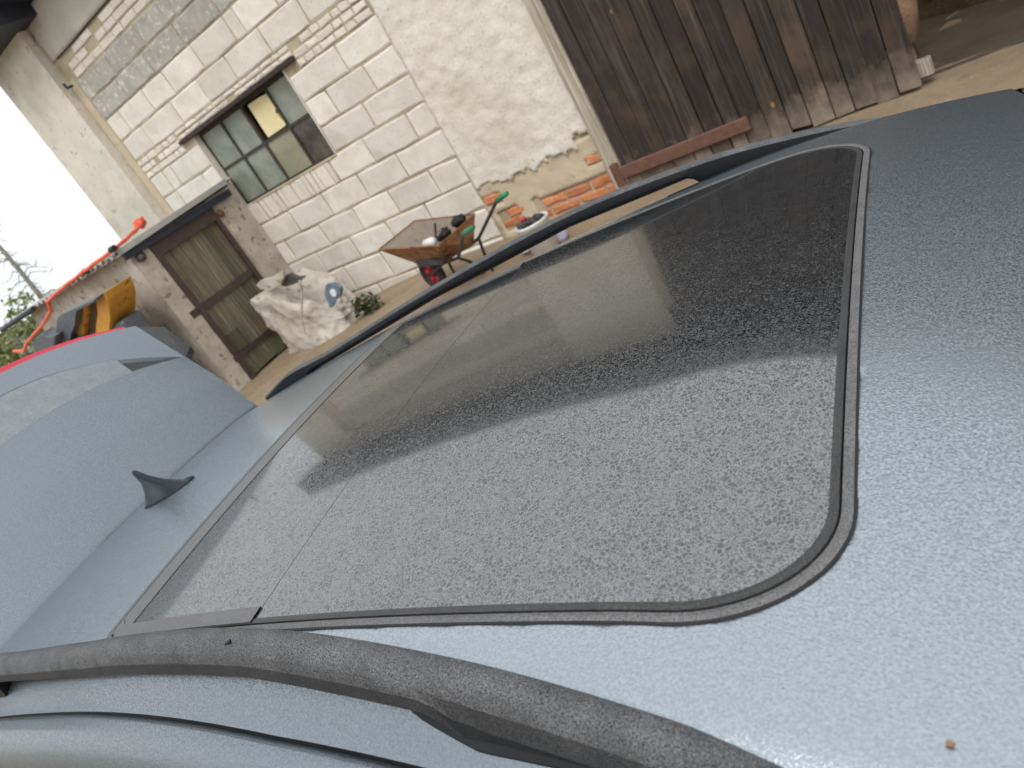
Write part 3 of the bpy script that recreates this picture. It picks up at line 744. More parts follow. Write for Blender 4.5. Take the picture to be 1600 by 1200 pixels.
for _ in range(16):
    a0 = random.uniform(0, 6.28); r_ = random.uniform(.05, .2); p0 = V3((-6.98, 5.86, -.06)); p1 = p0 + V3((math.cos(a0) * r_, math.sin(a0) * r_ * .6, random.uniform(.08, .22)))
    b.tube([p0, p0.lerp(p1, .5) + V3((0, 0, .04)), p1], [.006, .004, .002], 4)
b.build('stem', M['weed'], wd)
b = MB(); leaves(b, 240, (-6.98, 5.86, .06), (.22, .15, .13), .036, shell=.1); b.build('foliage', M['weed'], wd)

# ------------------------------------------------------------------ wheelbarrow
wb = thing('wheelbarrow', (-5.2, 5.5, 0), 'rusty wheelbarrow with green grips and red wheel standing along the block wall', 'wheelbarrow')
wz = lambda x, y: (580 + x / 5, 280 + y / 5)
P1, P2 = onz(wz(60, 550), .70), onz(wz(340, 325), .70)
P3, P4 = onz(wz(808, 272), .60), onz(wz(548, 505), .60)
P4 = onz(wz(530, 520), .585)
Q1, Q4, Q3 = onz(wz(350, 655), .40), onz(wz(590, 642), .36), onz(wz(800, 500), .38); Q2 = Q1 + (Q3 - Q4) * 1.0
def panel(a, b_, c, d, mat, name, th=.004):
    n_ = (V3(b_) - V3(a)).cross(V3(d) - V3(a)).normalized() * th
    vs_ = [a, b_, c, d] + [V3(q) - n_ for q in (a, b_, c, d)]
    return mk(name, vs_, [(0, 1, 2, 3), (7, 6, 5, 4), (0, 4, 5, 1), (1, 5, 6, 2), (2, 6, 7, 3), (3, 7, 4, 0)], mat, wb)
panel(P1, P4, Q4, Q1, M['barrowrust'], 'tray_side'); panel(P2, P1, Q1, Q2, M['barrowgrey'], 'tray_front')
panel(P3, P2, Q2, Q3, M['barrowgrey'], 'tray_side'); panel(P4, P3, Q3, Q4, M['barrowrust'], 'tray_back'); panel(Q1, Q4, Q3, Q2, M['barrowgrey'], 'tray_floor')
b = MB(); b.tube([P1, P2, P3, P4, P1], .009, 6); b.build('rim', M['barrowrust'], wb)
g1, g2 = onz(wz(1060, 110), .76), onz(wz(795, 375), .76)
h1 = [onz(wz(980, 170), .72), onz(wz(880, 380), .50), onz(wz(840, 460), .42), onz(wz(780, 510), .36)]
h2 = [onz(wz(720, 430), .70), onz(wz(700, 530), .50), onz(wz(680, 615), .36)]
ax = onz(wz(480, 735), .19)
for hh, g in ((h1, g1), (h2, g2)):
    b = MB(); b.tube([g.lerp(hh[0], .5)] + hh + [hh[-1].lerp(ax, .5) + V3((0, 0, .03)), ax + (V3((0, .05, .0)) if hh is h1 else V3((0, -.05, 0)))], .017, 8); hd = b.build('handle', M['tubesteel'], wb, smooth=True)
    b = MB(); b.tube([g, g.lerp(hh[0], .5), g.lerp(hh[0], .95)], [.02, .024, .024], 8); b.build('grip', M['green'], hd, smooth=True)
for a, c in ((h1[2], onz(wz(905, 640), .12)), (h2[2], onz(wz(830, 660), .12)), (onz(wz(590, 620), .34), onz(wz(650, 740), .12))):
    b = MB(); b.tube([a, a.lerp(c, .6), V3((c.x, c.y, .01))], .015, 6); b.build('leg', M['tubesteel'], wb)
axd = (P3 + P4 - P1 - P2).normalized(); axd.z = 0; axd.normalize(); axn = V3((-axd.y, axd.x, 0))
wheel = link('wheel', None, wb, ax - worg(wb))
def wring(mb, R, r, c, u, up_, n_, N=36, K=10, mi=0, sq=1.0):
    rings = []
    for i in range(N + 1):
        a = 2 * math.pi * i / N; d = u * math.cos(a) + up_ * math.sin(a)
        rings.append([c + d * (R + r * math.cos(t)) + n_ * r * sq * math.sin(t) for t in [2 * math.pi * q / K for q in range(K)]])
    mb.loft(rings, mi, False)
Z = V3((0, 0, 1))
b = MB(); wring(b, .15, .045, ax, axd, Z, axn); b.build('tyre', M['tyre'], wheel, smooth=True)
b = MB(); wring(b, .108, .012, ax, axd, Z, axn)
for i in range(5):
    a = 2 * math.pi * i / 5 + .3; d = axd * math.cos(a) + Z * math.sin(a); e = axd * -math.sin(a) + Z * math.cos(a)
    b.add([ax + d * .025 + e * .02 - axn * .01, ax + d * .11 + e * .035 - axn * .018, ax + d * .11 - e * .035 - axn * .018, ax + d * .025 - e * .02 - axn * .01,
           ax + d * .025 + e * .02 + axn * .01, ax + d * .11 + e * .035 + axn * .018, ax + d * .11 - e * .035 + axn * .018, ax + d * .025 - e * .02 + axn * .01],
          [(0, 1, 2, 3), (4, 7, 6, 5), (0, 4, 5, 1), (2, 6, 7, 3), (1, 5, 6, 2), (0, 3, 7, 4)])
b.build('rim', M['redrim'], wheel, smooth=True)
b = MB(); b.tube([ax - axn * .06, ax + axn * .06], .02, 10); b.build('hub', M['tubesteel'], wheel)
b = MB()
fa = [onz(wz(*q), z) for q, z in [((345, 655), .42), ((420, 615), .45), ((560, 640), .42), ((560, 668), .36), ((380, 690), .34)]]
b.loft([fa, [q + V3((.02, .14, .0)) for q in fa]]); b.build('mudguard', M['tubesteel'], wb)
# what lies in the barrow
c0 = onz(wz(455, 497), .52); cu = MB(); dcu = V3((.9, -.35, .05)).normalized()
cu.tube([c0 - dcu * .11, c0 - dcu * .08, c0 + dcu * .07, c0 + dcu * .12], [.03, .045, .05, .03], 12)
cu.build('paper_cup', M['whitepl'], None, smooth=True, label='white crumpled cup lying in the rusty wheelbarrow', cat='cup')
b = MB()
gp = onz(wz(570, 430), .58)
b.tube([onz(wz(500, 350), .64), onz(wz(505, 450), .56), onz(wz(530, 470), .54)], .012, 6)
for q in ((560, 380), (590, 380), (612, 400)): b.tube([onz(wz(565, 440), .55), onz(wz(*q), .62)], [.03, .016], 6)
b.tube([onz(wz(530, 470), .53), onz(wz(570, 430), .56), onz(wz(610, 420), .57)], [.03, .045, .025], 8)
b.build('work_glove', M['black'], None, smooth=True, label='black glove draped over the back edge of the wheelbarrow tray', cat='glove')
lump('rag', onz(wz(690, 325), .59), (.085, .06, .06), M['black'], .5, 2.5, 3, None, label='dark rag at the far back corner of the wheelbarrow', cat='rag')

# bucket
bc = onz(wz(1250, 330), .33); bk = thing('bucket', (bc.x, bc.y, 0), 'white plastic bucket full of dark rubbish by the red brick plinth', 'bucket')
def lathe(mb, c, prof, N=32, mi=0):
    mb.loft([[V3((c[0] + r * math.cos(2 * math.pi * i / N), c[1] + r * math.sin(2 * math.pi * i / N), z)) for i in range(N)] for r, z in prof], mi, False)
b = MB(); lathe(b, bc, [(.001, .0), (.125, .0), (.165, .31), (.172, .315), (.172, .335), (.160, .335), (.155, .31), (.14, .2), (.001, .2)]); b.build('pail', M['whitepl'], bk, smooth=True)
for i in range(14):
    a = random.uniform(0, 6.28); r_ = .11 * math.sqrt(random.random()); s_ = random.uniform(.03, .055)
    lump('lump', (bc.x + r_ * math.cos(a), bc.y + r_ * math.sin(a), .32 + random.uniform(-.01, .04)), (s_, s_ * .8, s_ * .8), M['rubbish'], .5, 2.5, 2, bk)
lump('lump', (bc.x - .04, bc.y - .03, .385), (.028, .028, .022), M['redrim'], .3, 2, 2, bk, label='small red scrap')
pk = onz((845, 379), .06); b = MB()
pk2 = thing('crumpled_bag', (pk.x, pk.y, 0), 'pink and white crumpled plastic bag on the ground under the bucket', 'plastic bag')
lump('bag', (pk.x, pk.y, .07), (.14, .1, .09), M['pink'], .45, 2.2, 3, pk2); lump('bag_end', (pk.x - .17, pk.y + .02, .06), (.09, .08, .06), M['whitepl'], .45, 2.2, 3, pk2)
pl_ = onz((866, 370), .06); lump('plastic_tub', (pl_.x + .05, pl_.y, .07), (.09, .08, .09), M['lilac'], .1, 1, 3, None, label='lilac plastic scrap lying right of the pink bag', cat='plastic scrap')
# stones and litter on the yard
for i in range(60):
    x_, y_ = random.uniform(-8.6, -3), random.uniform(4.5, 6.5); s_ = random.uniform(.008, .03)
stv = MB()
for i in range(240):
    x_, y_ = random.uniform(-8.6, 3), random.uniform(3.2, 6.55); s_ = random.uniform(.006, .024); z_ = gz(x_, y_)
    bm = bmesh.new(); bmesh.ops.create_icosphere(bm, subdivisions=1, radius=s_)
    stv.add([V3((x_, y_, z_)) + V3((v.co.x * random.uniform(.8, 1.4), v.co.y * random.uniform(.8, 1.2), v.co.z * .7)) for v in bm.verts], [tuple(v.index for v in f.verts) for f in bm.faces]); bm.free()
stv.build('pebbles', M['pebble'], None, kind='stuff', label='small pebbles scattered over the brown yard', cat='pebbles')

# ------------------------------------------------------------------ trees far left
def far(q, D):
    v = ray(q); h = math.hypot(v.x, v.y); return CAM + v * (D / h)
def bare_tree(q, D, H, label):
    p = far(q, D); p.z = -.15
    t = thing('bare_tree', p, label, 'tree')
    b = MB(); b.tube([p + V3((.05 * math.sin(k), .05 * math.cos(k * 1.7), H * k / 8)) for k in range(9)], [.115 - .009 * k for k in range(9)], 8); b.build('trunk', M['trunk'], t)
    b = MB()
    for _ in range(90):
        z = random.uniform(1.5, H); a = random.uniform(0, 6.28); L_ = random.uniform(.5, 1.5) * (1.25 - z / H)
        p0 = p + V3((0, 0, z)); pts = [p0]
        for s_ in range(1, 5): pts.append(p0 + V3((math.cos(a) * L_ * s_ / 4, math.sin(a) * L_ * s_ / 4, .12 * L_ * math.sin(s_ * 1.5) + random.uniform(-.06, .06))))
        b.tube(pts, [.022, .018, .013, .009, .005], 4)
        for s_ in (2, 3, 4):
            e = pts[s_] + V3((random.uniform(-.3, .3), random.uniform(-.3, .3), random.uniform(-.2, .3))); b.tube([pts[s_], e], [.009, .004], 3)
    b.build('branches', M['trunk'], t)
    b = MB()
    for _ in range(16):
        leaves(b, 40, p + V3((random.uniform(-.7, .7), random.uniform(-.7, .7), random.uniform(1.2, 2.6))), (.4, .4, .3), .07, shell=.1)
    b.build('crown', M['leaf2'], t)
bare_tree((60, 458), 33, 9, 'tall bare grey tree with thin side branches beyond the shed')
def bush(q, D, H, R_, label, mat, n=900):
    p = far(q, D); p.z = -.15
    t = thing('leafy_bush', p, label, 'bush', 'bushes beyond the shed')
    b = MB()
    for k in range(5):
        a = k * 1.26; b.tube([p, p + V3((math.cos(a) * R_ * .3, math.sin(a) * R_ * .3, H * .4)), p + V3((math.cos(a) * R_ * .6, math.sin(a) * R_ * .6, H * .8))], [.04, .03, .012], 5)
    b.build('stems', M['trunk'], t)
    b = MB()
    for k in range(13):
        c = p + V3((random.uniform(-.6, .6) * R_, random.uniform(-.6, .6) * R_, H * random.uniform(.15, .85)))
        leaves(b, n // 13, c, (R_ * .42, R_ * .42, H * .2), .085, shell=.2)
    b.build('foliage', mat, t)
bush((14, 540), 17, 2.5, 1.0, 'light green leafy bush at the left edge beyond the bent orange-red pipe', M['leaf'], 1500)
bush((78, 505), 22, 1.9, 1.0, 'small yellow-green bush seen just past the shed corner', M['leaf2'], 900)
bush((40, 492), 30, 2.6, 1.3, 'grey-green bush around the foot of the bare tree', M['leaf2'], 1100)
# the wood across the yard, behind the photographer (it shows in the car's flanks)
b = MB()
for k in range(300):
    x_ = random.uniform(-34, 26); y_ = random.uniform(-17, -11) ; z_ = random.uniform(.3, 7.5)
    leaves(b, 14, (x_, y_, z_), (1.2, 1.0, 1.0), .5, shell=.1)
for k in range(26):
    x_ = -33 + k * 2.3 + random.uniform(-.6, .6); y_ = random.uniform(-15, -12); b.tube([(x_, y_, -.2), (x_ + .2, y_, 6.5)], [.16, .05], 6)
b.build('wood', M['leaf'], None, kind='stuff', label='green belt of trees across the yard behind the car', cat='trees')
# field beyond the yard
mk('field', [(-300, -200, -.1), (-24, -200, -.1), (-24, 260, -.1), (-300, 260, -.1)], [(0, 1, 2, 3)], M['grass'], kind='structure')

# ------------------------------------------------------------------ car
PSI = 0.1129
CF = V3((math.cos(PSI), math.sin(PSI), 0)); CL = V3((-math.sin(PSI), math.cos(PSI), 0)); VC = .8521
def cw(u, v, z): return CF * u + CL * v + V3((0, 0, z))
def dvo(u):
    s_ = u + 1.25; return .507 + .035 * s_ + (.065 * s_ * s_ if s_ > 0 else 0)
def zb(u, v):
    s_ = u + .9
    z = 1.5014 - .0784 * (v - VC) ** 2 + .0537 * s_ - .0665 * s_ * s_ - .0036 * s_ ** 3
    if u > -.35: z -= .25 * (u + .35) ** 2
    return z
def zr(u, v):
    d = abs(v - VC) - (dvo(u) - .05); z = zb(u, v)
    if d > 0:
        t = min(1, d / .10); z -= .040 * t * t * (3 - 2 * t) + .12 * max(0, d - .10)
    return z
UR, UF, US = -1.2197, -.1407, -.808
def hw(u, iu=0.0, iv=0.0, ur=None, uf=None, rf=(.13, .11), rr=(.05, .04)):
    """half width of the sunroof outline at u, inset by iu along and iv across"""
    a, c = (UR if ur is None else ur) + iu, (UF if uf is None else uf) - iu
    if u < a - 1e-9 or u > c + 1e-9: return -1
    W_ = .47 + .0352 * (u + .9) - iv
    d = c - u; ru, rv = rf[0] - iu * .8, rf[1] - iv * .8
    if d < ru: W_ -= rv - rv * math.sqrt(max(0, 1 - ((ru - d) / ru) ** 2))
    d = u - a; ru, rv = rr[0] - iu * .6, rr[1] - iv * .6
    if ru > 0 and d < ru: W_ -= rv - rv * math.sqrt(max(0, 1 - ((ru - d) / ru) ** 2))
    return W_
def ustations(a, c, n=60, e=.14):
    out = set()
    for k in range(n + 1):
        t = k / n; out.add(round(a + (c - a) * (.5 - .5 * math.cos(math.pi * t)), 6))
    return sorted(out)
def outline(iu, iv, n=90):
    a, c = UR + iu, UF - iu
    us = [a + (c - a) * (.5 - .5 * math.cos(math.pi * k / n)) for k in range(n + 1)]
    pts = [(u, VC + hw(u, iu, iv)) for u in us] + [(c, VC + hw(c, iu, iv) * (1 - 2 * k / 24)) for k in range(1, 24)]
    pts += [(u, VC - hw(u, iu, iv)) for u in us[::-1]] + [(a, VC - hw(a, iu, iv) * (1 - 2 * k / 24)) for k in range(1, 24)]
    return pts
def ring(name, o1, o2, h1, h2, mat, parent, depth=.012, hm=None):
    A, B = outline(*o1), outline(*o2); n = len(A); vs_ = []
    hm = (h1 + h2) / 2 if hm is None else hm
    for (u, v), (u2, v2) in zip(A, B):
        um, vm = (u + u2) / 2, (v + v2) / 2
        vs_ += [cw(u, v, zr(u, v) + h1 - depth), cw(u, v, zr(u, v) + h1), cw(um, vm, zr(um, vm) + hm), cw(u2, v2, zr(u2, v2) + h2), cw(u2, v2, zr(u2, v2) + h2 - depth)]
    fs = [(i * 5 + k, ((i + 1) % n) * 5 + k, ((i + 1) % n) * 5 + k + 1, i * 5 + k + 1) for i in range(n) for k in range(4)]
    return mk(name, vs_, fs, mat, parent, smooth=False)

car = thing('car', cw(-.4, VC, 0), 'dew-covered blue-grey estate car with a panoramic glass roof and raised tailgate', 'car')
# roof panel, dished under the sunroof
UE = -1.9
def ufront(v): return .12 - .18 * (v - VC) ** 2
def vg(u): return dvo(u) + .027 - (.02 * (u + .7) if u > -.7 else 0)
NU, NV = 270, 150
def roof_pt(t, k):
    kk = -1 + 2 * k; v = VC + kk * .6
    u = UE + (ufront(v) - UE) * t; v = VC + kk * (dvo(u) - .022); u = UE + (ufront(v) - UE) * t
    z = zr(u, v)
    if hw(u, .0085, .0085) > abs(v - VC): z -= .02
    return cw(u, v, z)
vs_, fs = grid(NU, NV, roof_pt)
mk('roof_panel', vs_, fs, M['paint'], car, smooth=True)
for s_ in (-1, 1):
    def chan(t, k):
        v = VC + s_ * .58; u = UE + (ufront(v) - UE) * t; d0 = dvo(u) - .0222; v = VC + s_ * (d0 + (vg(u) - d0) * k)
        return cw(u, v, zr(u, v))
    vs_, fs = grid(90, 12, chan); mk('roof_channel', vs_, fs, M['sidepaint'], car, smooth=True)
b = MB(); rings = []
sun_roof = link('sunroof', None, car, cw(-.68, VC, 1.49) - worg(car))
ring('outer_seal', (-.0010, -.0010), (.0012, .0012), .0012, .0016, M['black'], sun_roof)
ring('roof_frame', (.001, .001), (.0095, .0095), .0018, .0014, M['frame'], sun_roof, .012, .0026)
ring('gap', (.009, .009), (.0135, .0135), -.005, -.005, M['black'], sun_roof)
def glass(name, ua, ub, mat, iu=.0122, iv=.0122, h=.0018):
    us = [u for u in ustations(UR + iu, UF - iu, 130) if ua < u < ub]; us = [ua] + us + [ub]; n = 48; vs_ = []
    for u in us:
        w_ = hw(u, iu, iv)
        for k in range(n + 1):
            t = -1 + 2 * k / n; v = VC + w_ * t
            vs_.append(cw(u, v, zr(u, v) + h))
    m_ = n + 1
    fs = [(i * m_ + k, (i + 1) * m_ + k, (i + 1) * m_ + k + 1, i * m_ + k + 1) for i in range(len(us) - 1) for k in range(n)]
    # skirt
    per = [k for k in range(m_)] + [i * m_ + n for i in range(1, len(us))] + [(len(us) - 1) * m_ + k for k in range(n - 1, -1, -1)] + [i * m_ for i in range(len(us) - 2, 0, -1)]
    b0 = len(vs_)
    L_ = len(per); vs_ += [vs_[i] for i in per] + [vs_[i] - V3((0, 0, .008)) for i in per]
    fs += [(b0 + i, b0 + (i + 1) % L_, b0 + L_ + (i + 1) % L_, b0 + L_ + i) for i in range(L_)]
    return mk(name, vs_, fs, mat, sun_roof, smooth=True)
glass('glass_panel', US + .0006, UF - .0123, M['glass'])
glass('glass_panel', UR + .0123, US - .0006, M['glass'])
ring('glass_edge', (.0114, .0114), (.0185, .0185), .0020, .0022, M['frit'], sun_roof, .009, .0027)
box_ = MB()
vs_ = []
for k in range(41):
    v = VC + .46 * (-1 + 2 * k / 40)
    for du, dz in ((-.004, -.0005), (.004, -.0005)): vs_.append(cw(US + du, v, zr(US, v) + dz))
mk('panel_joint', vs_, [(2*k, 2*k+1, 2*k+3, 2*k+2) for k in range(40)], M['black'], sun_roof)
# tailgate reflection painted as a matt strip, and side trims of the rear pane
def strip(name, f, n, mat, parent, h):
    vs_ = []
    for k in range(n + 1):
        (u1, v1), (u2, v2) = f(k / n)
        vs_ += [cw(u1, v1, zr(u1, v1) + h - .006), cw(u1, v1, zr(u1, v1) + h), cw(u2, v2, zr(u2, v2) + h), cw(u2, v2, zr(u2, v2) + h - .006)]
    return mk(name, vs_, [(4*k + j, 4*k + 4 + j, 4*k + 5 + j, 4*k + 1 + j) for k in range(n) for j in range(3)], mat, parent)
strip('reflection_strip', lambda t: ((UR + .022, VC + .44 * (-1 + 2 * t)), (UR + .07, VC + .43 * (-1 + 2 * t))), 40, M['tailreflection'], sun_roof, .0030)
for s_ in (-1, 1):
    strip('side_trim', lambda t: ((UR + .03 + (US - UR - .0308) * t, VC + s_ * (hw(UR + .03 + (US - UR - .0308) * t, .02, .012))), (UR + .03 + (US - UR - .0308) * t, VC + s_ * (hw(UR + .03 + (US - UR - .0308) * t, .02, .012) - .022))), 30, M['frame'], sun_roof, .0042)

# roof rails
ZT = [(-1.80, 1.388), (-1.74, 1.408), (-1.63, 1.440), (-1.46, 1.456), (-1.08, 1.506), (-.7, 1.536), (-.43, 1.523), (-.25, 1.491), (-.10, 1.446)]
ZBm = [(-1.80, 1.37), (-1.6, 1.375), (-1.575, 1.405), (-1.545, 1.417), (-1.1, 1.474), (-.72, 1.503), (-.46, 1.496), (-.43, 1.47), (-.40, 1.455), (-.10, 1.42)]
for s_ in (-1, 1):
    rail = MB(); rings = []
    N_ = 110
    for i in range(N_ + 1):
        u = -1.77 + 1.67 * i / N_
        dz = .02 * max(0, min(1, (-u - 1.15) / .35)) if s_ < 0 else 0; zt, zb_ = spl(ZT, u) + dz, pl(ZBm, u) + dz; o = dvo(u); inn = o - .038
        e = min(1, max(.12, min((u + 1.77) / .10, (-.10 - u) / .14))); mid = (o + inn) / 2
        o, inn = mid + (o - mid) * (.35 + .65 * e), mid + (inn - mid) * (.35 + .65 * e)
        if u < -1.57 or u > -.44: zb_ = min(zb_, zr(u, VC + s_ * mid) - .012)
        h = max(zt - zb_, .004)
        zi = zb_ + min(.011, h * .45); pr_ = [(inn + .003, zi), (inn, zi + .25 * (zt - zi)), (inn + .001, zt - .004), (inn + .004, zt), (mid, zt + .001), (o - .014, zt - .002), (o - .007, zt - .28 * h), (o - .0025, zt - .62 * h), (o, zb_ - .002)]
        rings.append([cw(u, VC + s_ * d, z) for d, z in pr_])
    rail.loft(rings)
    ro = rail.build('roof_rail', M['rail'], car, smooth=True)
    mod = ro.modifiers.new('edge', 'EDGE_SPLIT'); mod.split_angle = math.radians(50)
    pu = lambda t: -.50 + .27 * t
    strip('rail_pad', lambda t: ((pu(t), VC + s_ * (dvo(pu(t)) - (.052 - .012 * t if s_ > 0 else .028))), (pu(t), VC + s_ * (dvo(pu(t)) - .010 + .018 * min(1, t / .3) ** .8 - .010 * t))), 24, M['pad'], ro, .003)
plg = MB(); q_ = cw(-.735, VC - dvo(-.735) + .014, spl(ZT, -.735) + .0005)
plg.box(q_ - V3((.003, .0022, .0)), q_ + V3((.003, .0022, .002)), rot=Matrix.Rotation(PSI + .5, 3, 'Z')); plg.build('rail_plug', M['black'], car)

# antenna fin
fin = MB(); rings = []; VF = VC + .028
FK = [(0, -1.578, -1.800, .031), (.006, -1.584, -1.798, .029), (.014, -1.604, -1.788, .024), (.03, -1.645, -1.768, .0165), (.05, -1.688, -1.752, .0115), (.066, -1.716, -1.750, .009), (.078, -1.732, -1.752, .007), (.083, -1.738, -1.750, .004)]
for i in range(31):
    h = .083 * (i / 30) ** 1.1; uf_, ur_, w_ = (spl([(q[0], q[c]) for q in FK], h) for c in (1, 2, 3))
    ring_ = []
    for k in range(28):
        a = 2 * math.pi * k / 28; u = (uf_ + ur_) / 2 + (uf_ - ur_) / 2 * math.cos(a)
        v = VF + w_ * math.sin(a) * (1 - .35 * (.5 + .5 * math.cos(a)))
        ub = u if h < .03 else -1.70
        ring_.append(cw(u, v, zr(u, VF) * (1 - h / .083) + zr(-1.70, VF) * (h / .083) + h - .002))
    rings.append(ring_)
fin.loft(rings); fo = fin.build('antenna_fin', M['fin'], car, smooth=True)
base = [(-1.689 + .116 * math.cos(2 * math.pi * k / 24), .0345 * math.sin(2 * math.pi * k / 24)) for k in range(24)]
fbm_ = MB(); fbm_.loft([[cw(u, VF + v * s1, zr(u, VF) + h) for u, v in base] for s1, h in ((1, -.004), (1, .002), (.85, .004))]); fbm_.build('fin_seal', M['pad'], fo)

# raised tailgate
tg = link('tailgate', None, car, cw(-1.95, VC, 1.4) - worg(car))
T0 = lambda k: (UE - .004, VC + .535 * k)
def sh(z0, k, crown): return z0 + crown * (1 - k * k)
def tsurf(name, rows, mat, n=40, thick=.012, m_=10):
    """lofts smooth rows (k in -1..1 -> point) into a panel with thickness"""
    vs_ = []
    for j in range(m_ + 1):
        t = j / m_ * (len(rows) - 1); i0 = min(int(t), len(rows) - 2); ft = t - i0
        for q in range(n + 1):
            k = -1 + 2 * q / n; a, c = rows[i0](k), rows[i0 + 1](k); vs_.append(a.lerp(c, ft))
    nn = n + 1; fs = [(j * nn + q, (j + 1) * nn + q, (j + 1) * nn + q + 1, j * nn + q + 1) for j in range(m_) for q in range(n)]
    per = list(range(nn)) + [j * nn + n for j in range(1, m_ + 1)] + [m_ * nn + q for q in range(n - 1, -1, -1)] + [j * nn for j in range(m_ - 1, 0, -1)]
    b0 = len(vs_); vs_ += [vs_[i] - V3((0, 0, thick)) for i in per]; L_ = len(per)
    fs += [(per[i], per[(i + 1) % L_], b0 + (i + 1) % L_, b0 + i) for i in range(L_)]
    o = mk(name, vs_, fs, mat, tg, smooth=True)
    o.modifiers.new('edge', 'EDGE_SPLIT').split_angle = math.radians(40)
    return o
def rowf(u0, bow, z0, crown, hw_, p=2.0): return lambda k: cw(u0 - bow * (1 - abs(k) ** p), VC + hw_ * k, z0 + crown * (1 - abs(k) ** p))
r0 = rowf(UE - .004, .0, 1.352, .026, .525); r1 = rowf(-1.985, .02, 1.468, .075, .54); r2 = rowf(-2.075, .03, 1.573, .11, .552, 2.2)
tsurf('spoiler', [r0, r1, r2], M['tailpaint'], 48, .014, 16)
A_ = lambda dz, h=.555: rowf(-2.082, .155, 1.572 + dz, .205, h, 2.5)
B_ = rowf(-2.205, .085, 1.716, .108, .572, 2.4)
tsurf('window_surround', [rowf(-2.078, .03, 1.552, .11, .55, 2.2), A_(-.012, .55)], M['frit'], 48, .01)
tsurf('rear_window', [rowf(-2.083 , .02, 1.600, .072, .40, 2.2), rowf(-2.168, .072, 1.682, .095, .425, 2.4)], M['tailglass'], 48, .01)
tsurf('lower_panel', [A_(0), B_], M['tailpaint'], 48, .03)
for s_ in (-1, 1):
    c0, c1, c2 = A_(-.004)(s_), B_(s_) - V3((0, 0, .004)), cw(-2.15, VC + s_ * .612, 1.67)
    c3 = cw(-2.09, VC + s_ * .60, 1.585)
    vs_ = [c0, c1, c2, c3]; mk('panel_corner', vs_ + [v - V3((0, 0, .02)) for v in vs_], [(0, 1, 2, 3), (7, 6, 5, 4), (0, 4, 5, 1), (1, 5, 6, 2), (2, 6, 7, 3), (3, 7, 4, 0)], M['frit'], tg)
sh_ = lambda du, dz: (lambda k: B_(k) + CF * du + V3((0, 0, dz)))
tsurf('panel_shelf', [sh_(-.001, -.001), sh_(-.052, -.002)], M['tailpaint'], 48, .012, 3)
tsurf('light_bar', [sh_(-.052, -.001), sh_(-.054, .014), sh_(-.075, .012)], M['redlight'], 48, .02, 4)
e0 = sh_(-.078, .006); e1 = rowf(-2.62, .02, 1.55, .10, .58, 2.2)
tsurf('outer_panel', [e0, e1], M['tailpaint'], 24, .03)

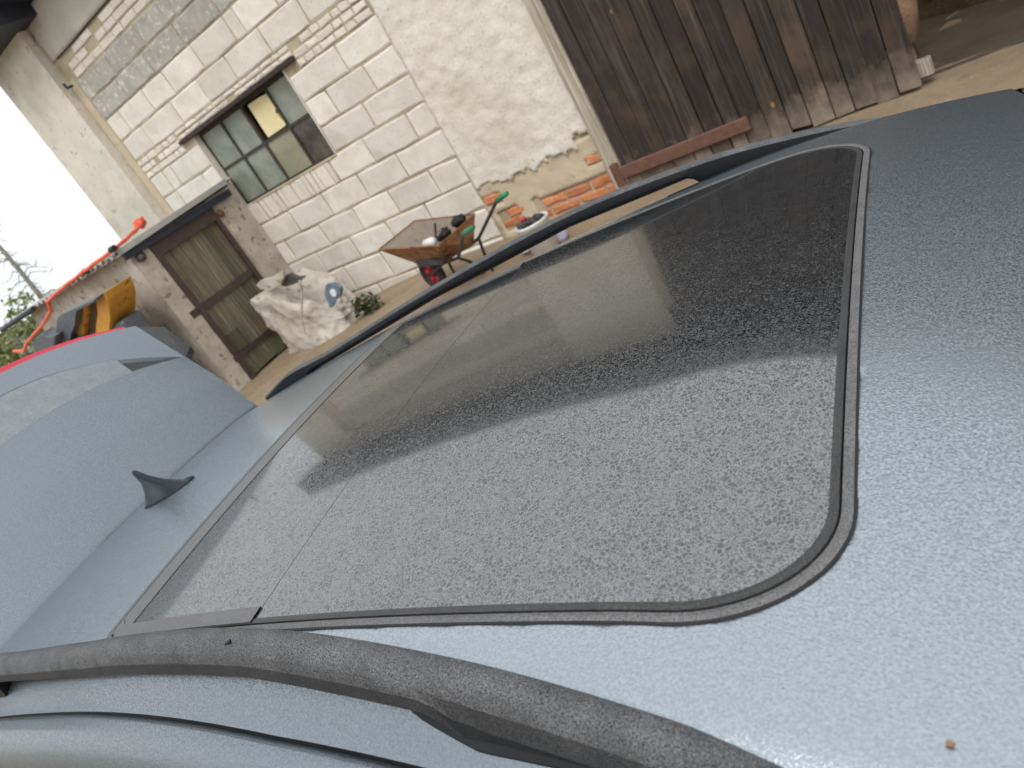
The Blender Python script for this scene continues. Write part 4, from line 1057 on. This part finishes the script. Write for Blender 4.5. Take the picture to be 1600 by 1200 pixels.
# lower body, so that the car stands on the yard
for s_ in (-1, 1):
    us = [UE + (.06 - UE) * i / 60 for i in range(61)]
    def side(name, rows, mat, us=us):
        vs_ = [r(u) for u in us for r in rows]; n = len(rows)
        return mk(name, vs_, [(i * n + k, (i + 1) * n + k, (i + 1) * n + k + 1, i * n + k + 1) for i in range(len(us) - 1) for k in range(n - 1)], mat, car, smooth=True)
    P_ = lambda dd, dz: (lambda u: cw(u, VC + s_ * (vg(u) + dd), zr(u, VC + vg(u)) + dz))
    side('gutter', [P_(-.001, -.001), P_(.0005, -.006), P_(.003, -.007), P_(.004, -.003)], M['black'])
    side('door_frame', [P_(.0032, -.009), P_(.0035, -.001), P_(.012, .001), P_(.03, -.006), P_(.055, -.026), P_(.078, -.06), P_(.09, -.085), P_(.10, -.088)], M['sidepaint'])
    side('side_window', [P_(.098, -.08), P_(.15, -.2), P_(.215, -.36), P_(.255, -.50)], M['sideglass'])
    lw = [(-2.55, .60), (-2.5, .74), (-2.2, .83), (-1.5, .875), (0, .885), (1.2, .87), (1.75, .80), (1.98, .62)]
    lus = [-2.55 + 4.53 * i / 80 for i in range(81)]
    zt_ = lambda u: spl([(-2.55, .72), (-2.2, .93), (-1.5, .975), (-.4, .96), (.9, .95), (1.5, .86), (1.98, .70)], u)
    def arch(u):
        z = .22
        for c in (-1.72, 1.08):
            if abs(u - c) < .36: z = max(z, .33 + math.sqrt(.36 ** 2 - (u - c) ** 2) * .98)
        return z
    def LR(f, out): return lambda u: cw(u, VC + s_ * (pl(lw, u) - out), arch(u) + (zt_(u) - arch(u)) * f)
    side('body_side', [LR(0, .05), LR(.03, .02), LR(.35, .0), LR(.62, .005), LR(.8, .012), LR(.97, .03), LR(1, .045)], M['paint'], lus)
    for c in (-1.72, 1.08):
        wc = cw(c, VC + s_ * .78, .33); wh = link('wheel', None, car, wc - worg(car))
        b = MB(); wring(b, .265, .065, wc, CF, Z, CL, 40, 12, 0, 1.5); b.build('tyre', M['tyre'], wh, smooth=True)
        b = MB(); wring(b, .205, .02, wc, CF, Z, CL, 32, 8)
        for i in range(10):
            a = 2 * math.pi * i / 10; d = CF * math.cos(a) + Z * math.sin(a); b.tube([wc + d * .03 + CL * s_ * .05, wc + d * .205 + CL * s_ * .04], [.02, .014], 6)
        b.build('rim', M['tubesteel'], wh, smooth=True)
def wsp(t, k):
    kk = -1 + 2 * k; vt = VC + kk * vg(.05); u0 = ufront(vt) + .012; z0 = zr(ufront(vt), vt) - .004
    a = cw(u0, vt, z0); c = cw(.98 - .12 * kk * kk, VC + kk * .70, .985 - .03 * kk * kk); p = a.lerp(c, t); p.z += .05 * math.sin(math.pi * t); return p
vs_, fs = grid(20, 30, wsp); mk('windscreen', vs_, fs, M['sideglass'], car, smooth=True)
hb = lambda t, k: cw(.86 + 1.12 * t - .16 * (2 * k - 1) ** 2 * t, VC + (2 * k - 1) * (.86 - .2 * t ** 3), .965 - .09 * t - .16 * t ** 3 + .035 * (1 - (2 * k - 1) ** 2))
vs_, fs = grid(24, 30, hb); mk('bonnet', vs_, fs, M['paint'], car, smooth=True)
vs_, fs = grid(10, 30, lambda t, k: cw(1.98 - .16 * (2 * k - 1) ** 2 + .05 * math.sin(math.pi * t), VC + (2 * k - 1) * .66, .72 - .5 * t)); mk('front_bumper', vs_, fs, M['paint'], car, smooth=True)
vs_, fs = grid(10, 30, lambda t, k: cw(-2.55 + .08 * (2 * k - 1) ** 2 - .05 * math.sin(math.pi * t), VC + (2 * k - 1) * .62, .74 - .5 * t)); mk('rear_bumper', vs_, fs, M['paint'], car, smooth=True)
b = MB(); b.loft([[cw(u, VC + d, z) for d, z in ((-.83, .3), (.83, .3), (.83, .88), (.56, 1.30 if -1.75 < u < -.05 else .88), (-.56, 1.30 if -1.75 < u < -.05 else .88), (-.83, .88))] for u in (-2.45, -1.8, -1.7, -.06, .04, .9)])
b.build('cabin_trim', M['black'], car)

# specks lying on the roof
sdp = cw(-.0915, .2895, zr(-.0915, .2895)); lump('dry_seed', sdp + V3((0, 0, .002)), (.0026, .0018, .0016), M['rust2'], .5, 3, 2, None, label='tiny brown dry seed on the blue roof at lower right', cat='seed')
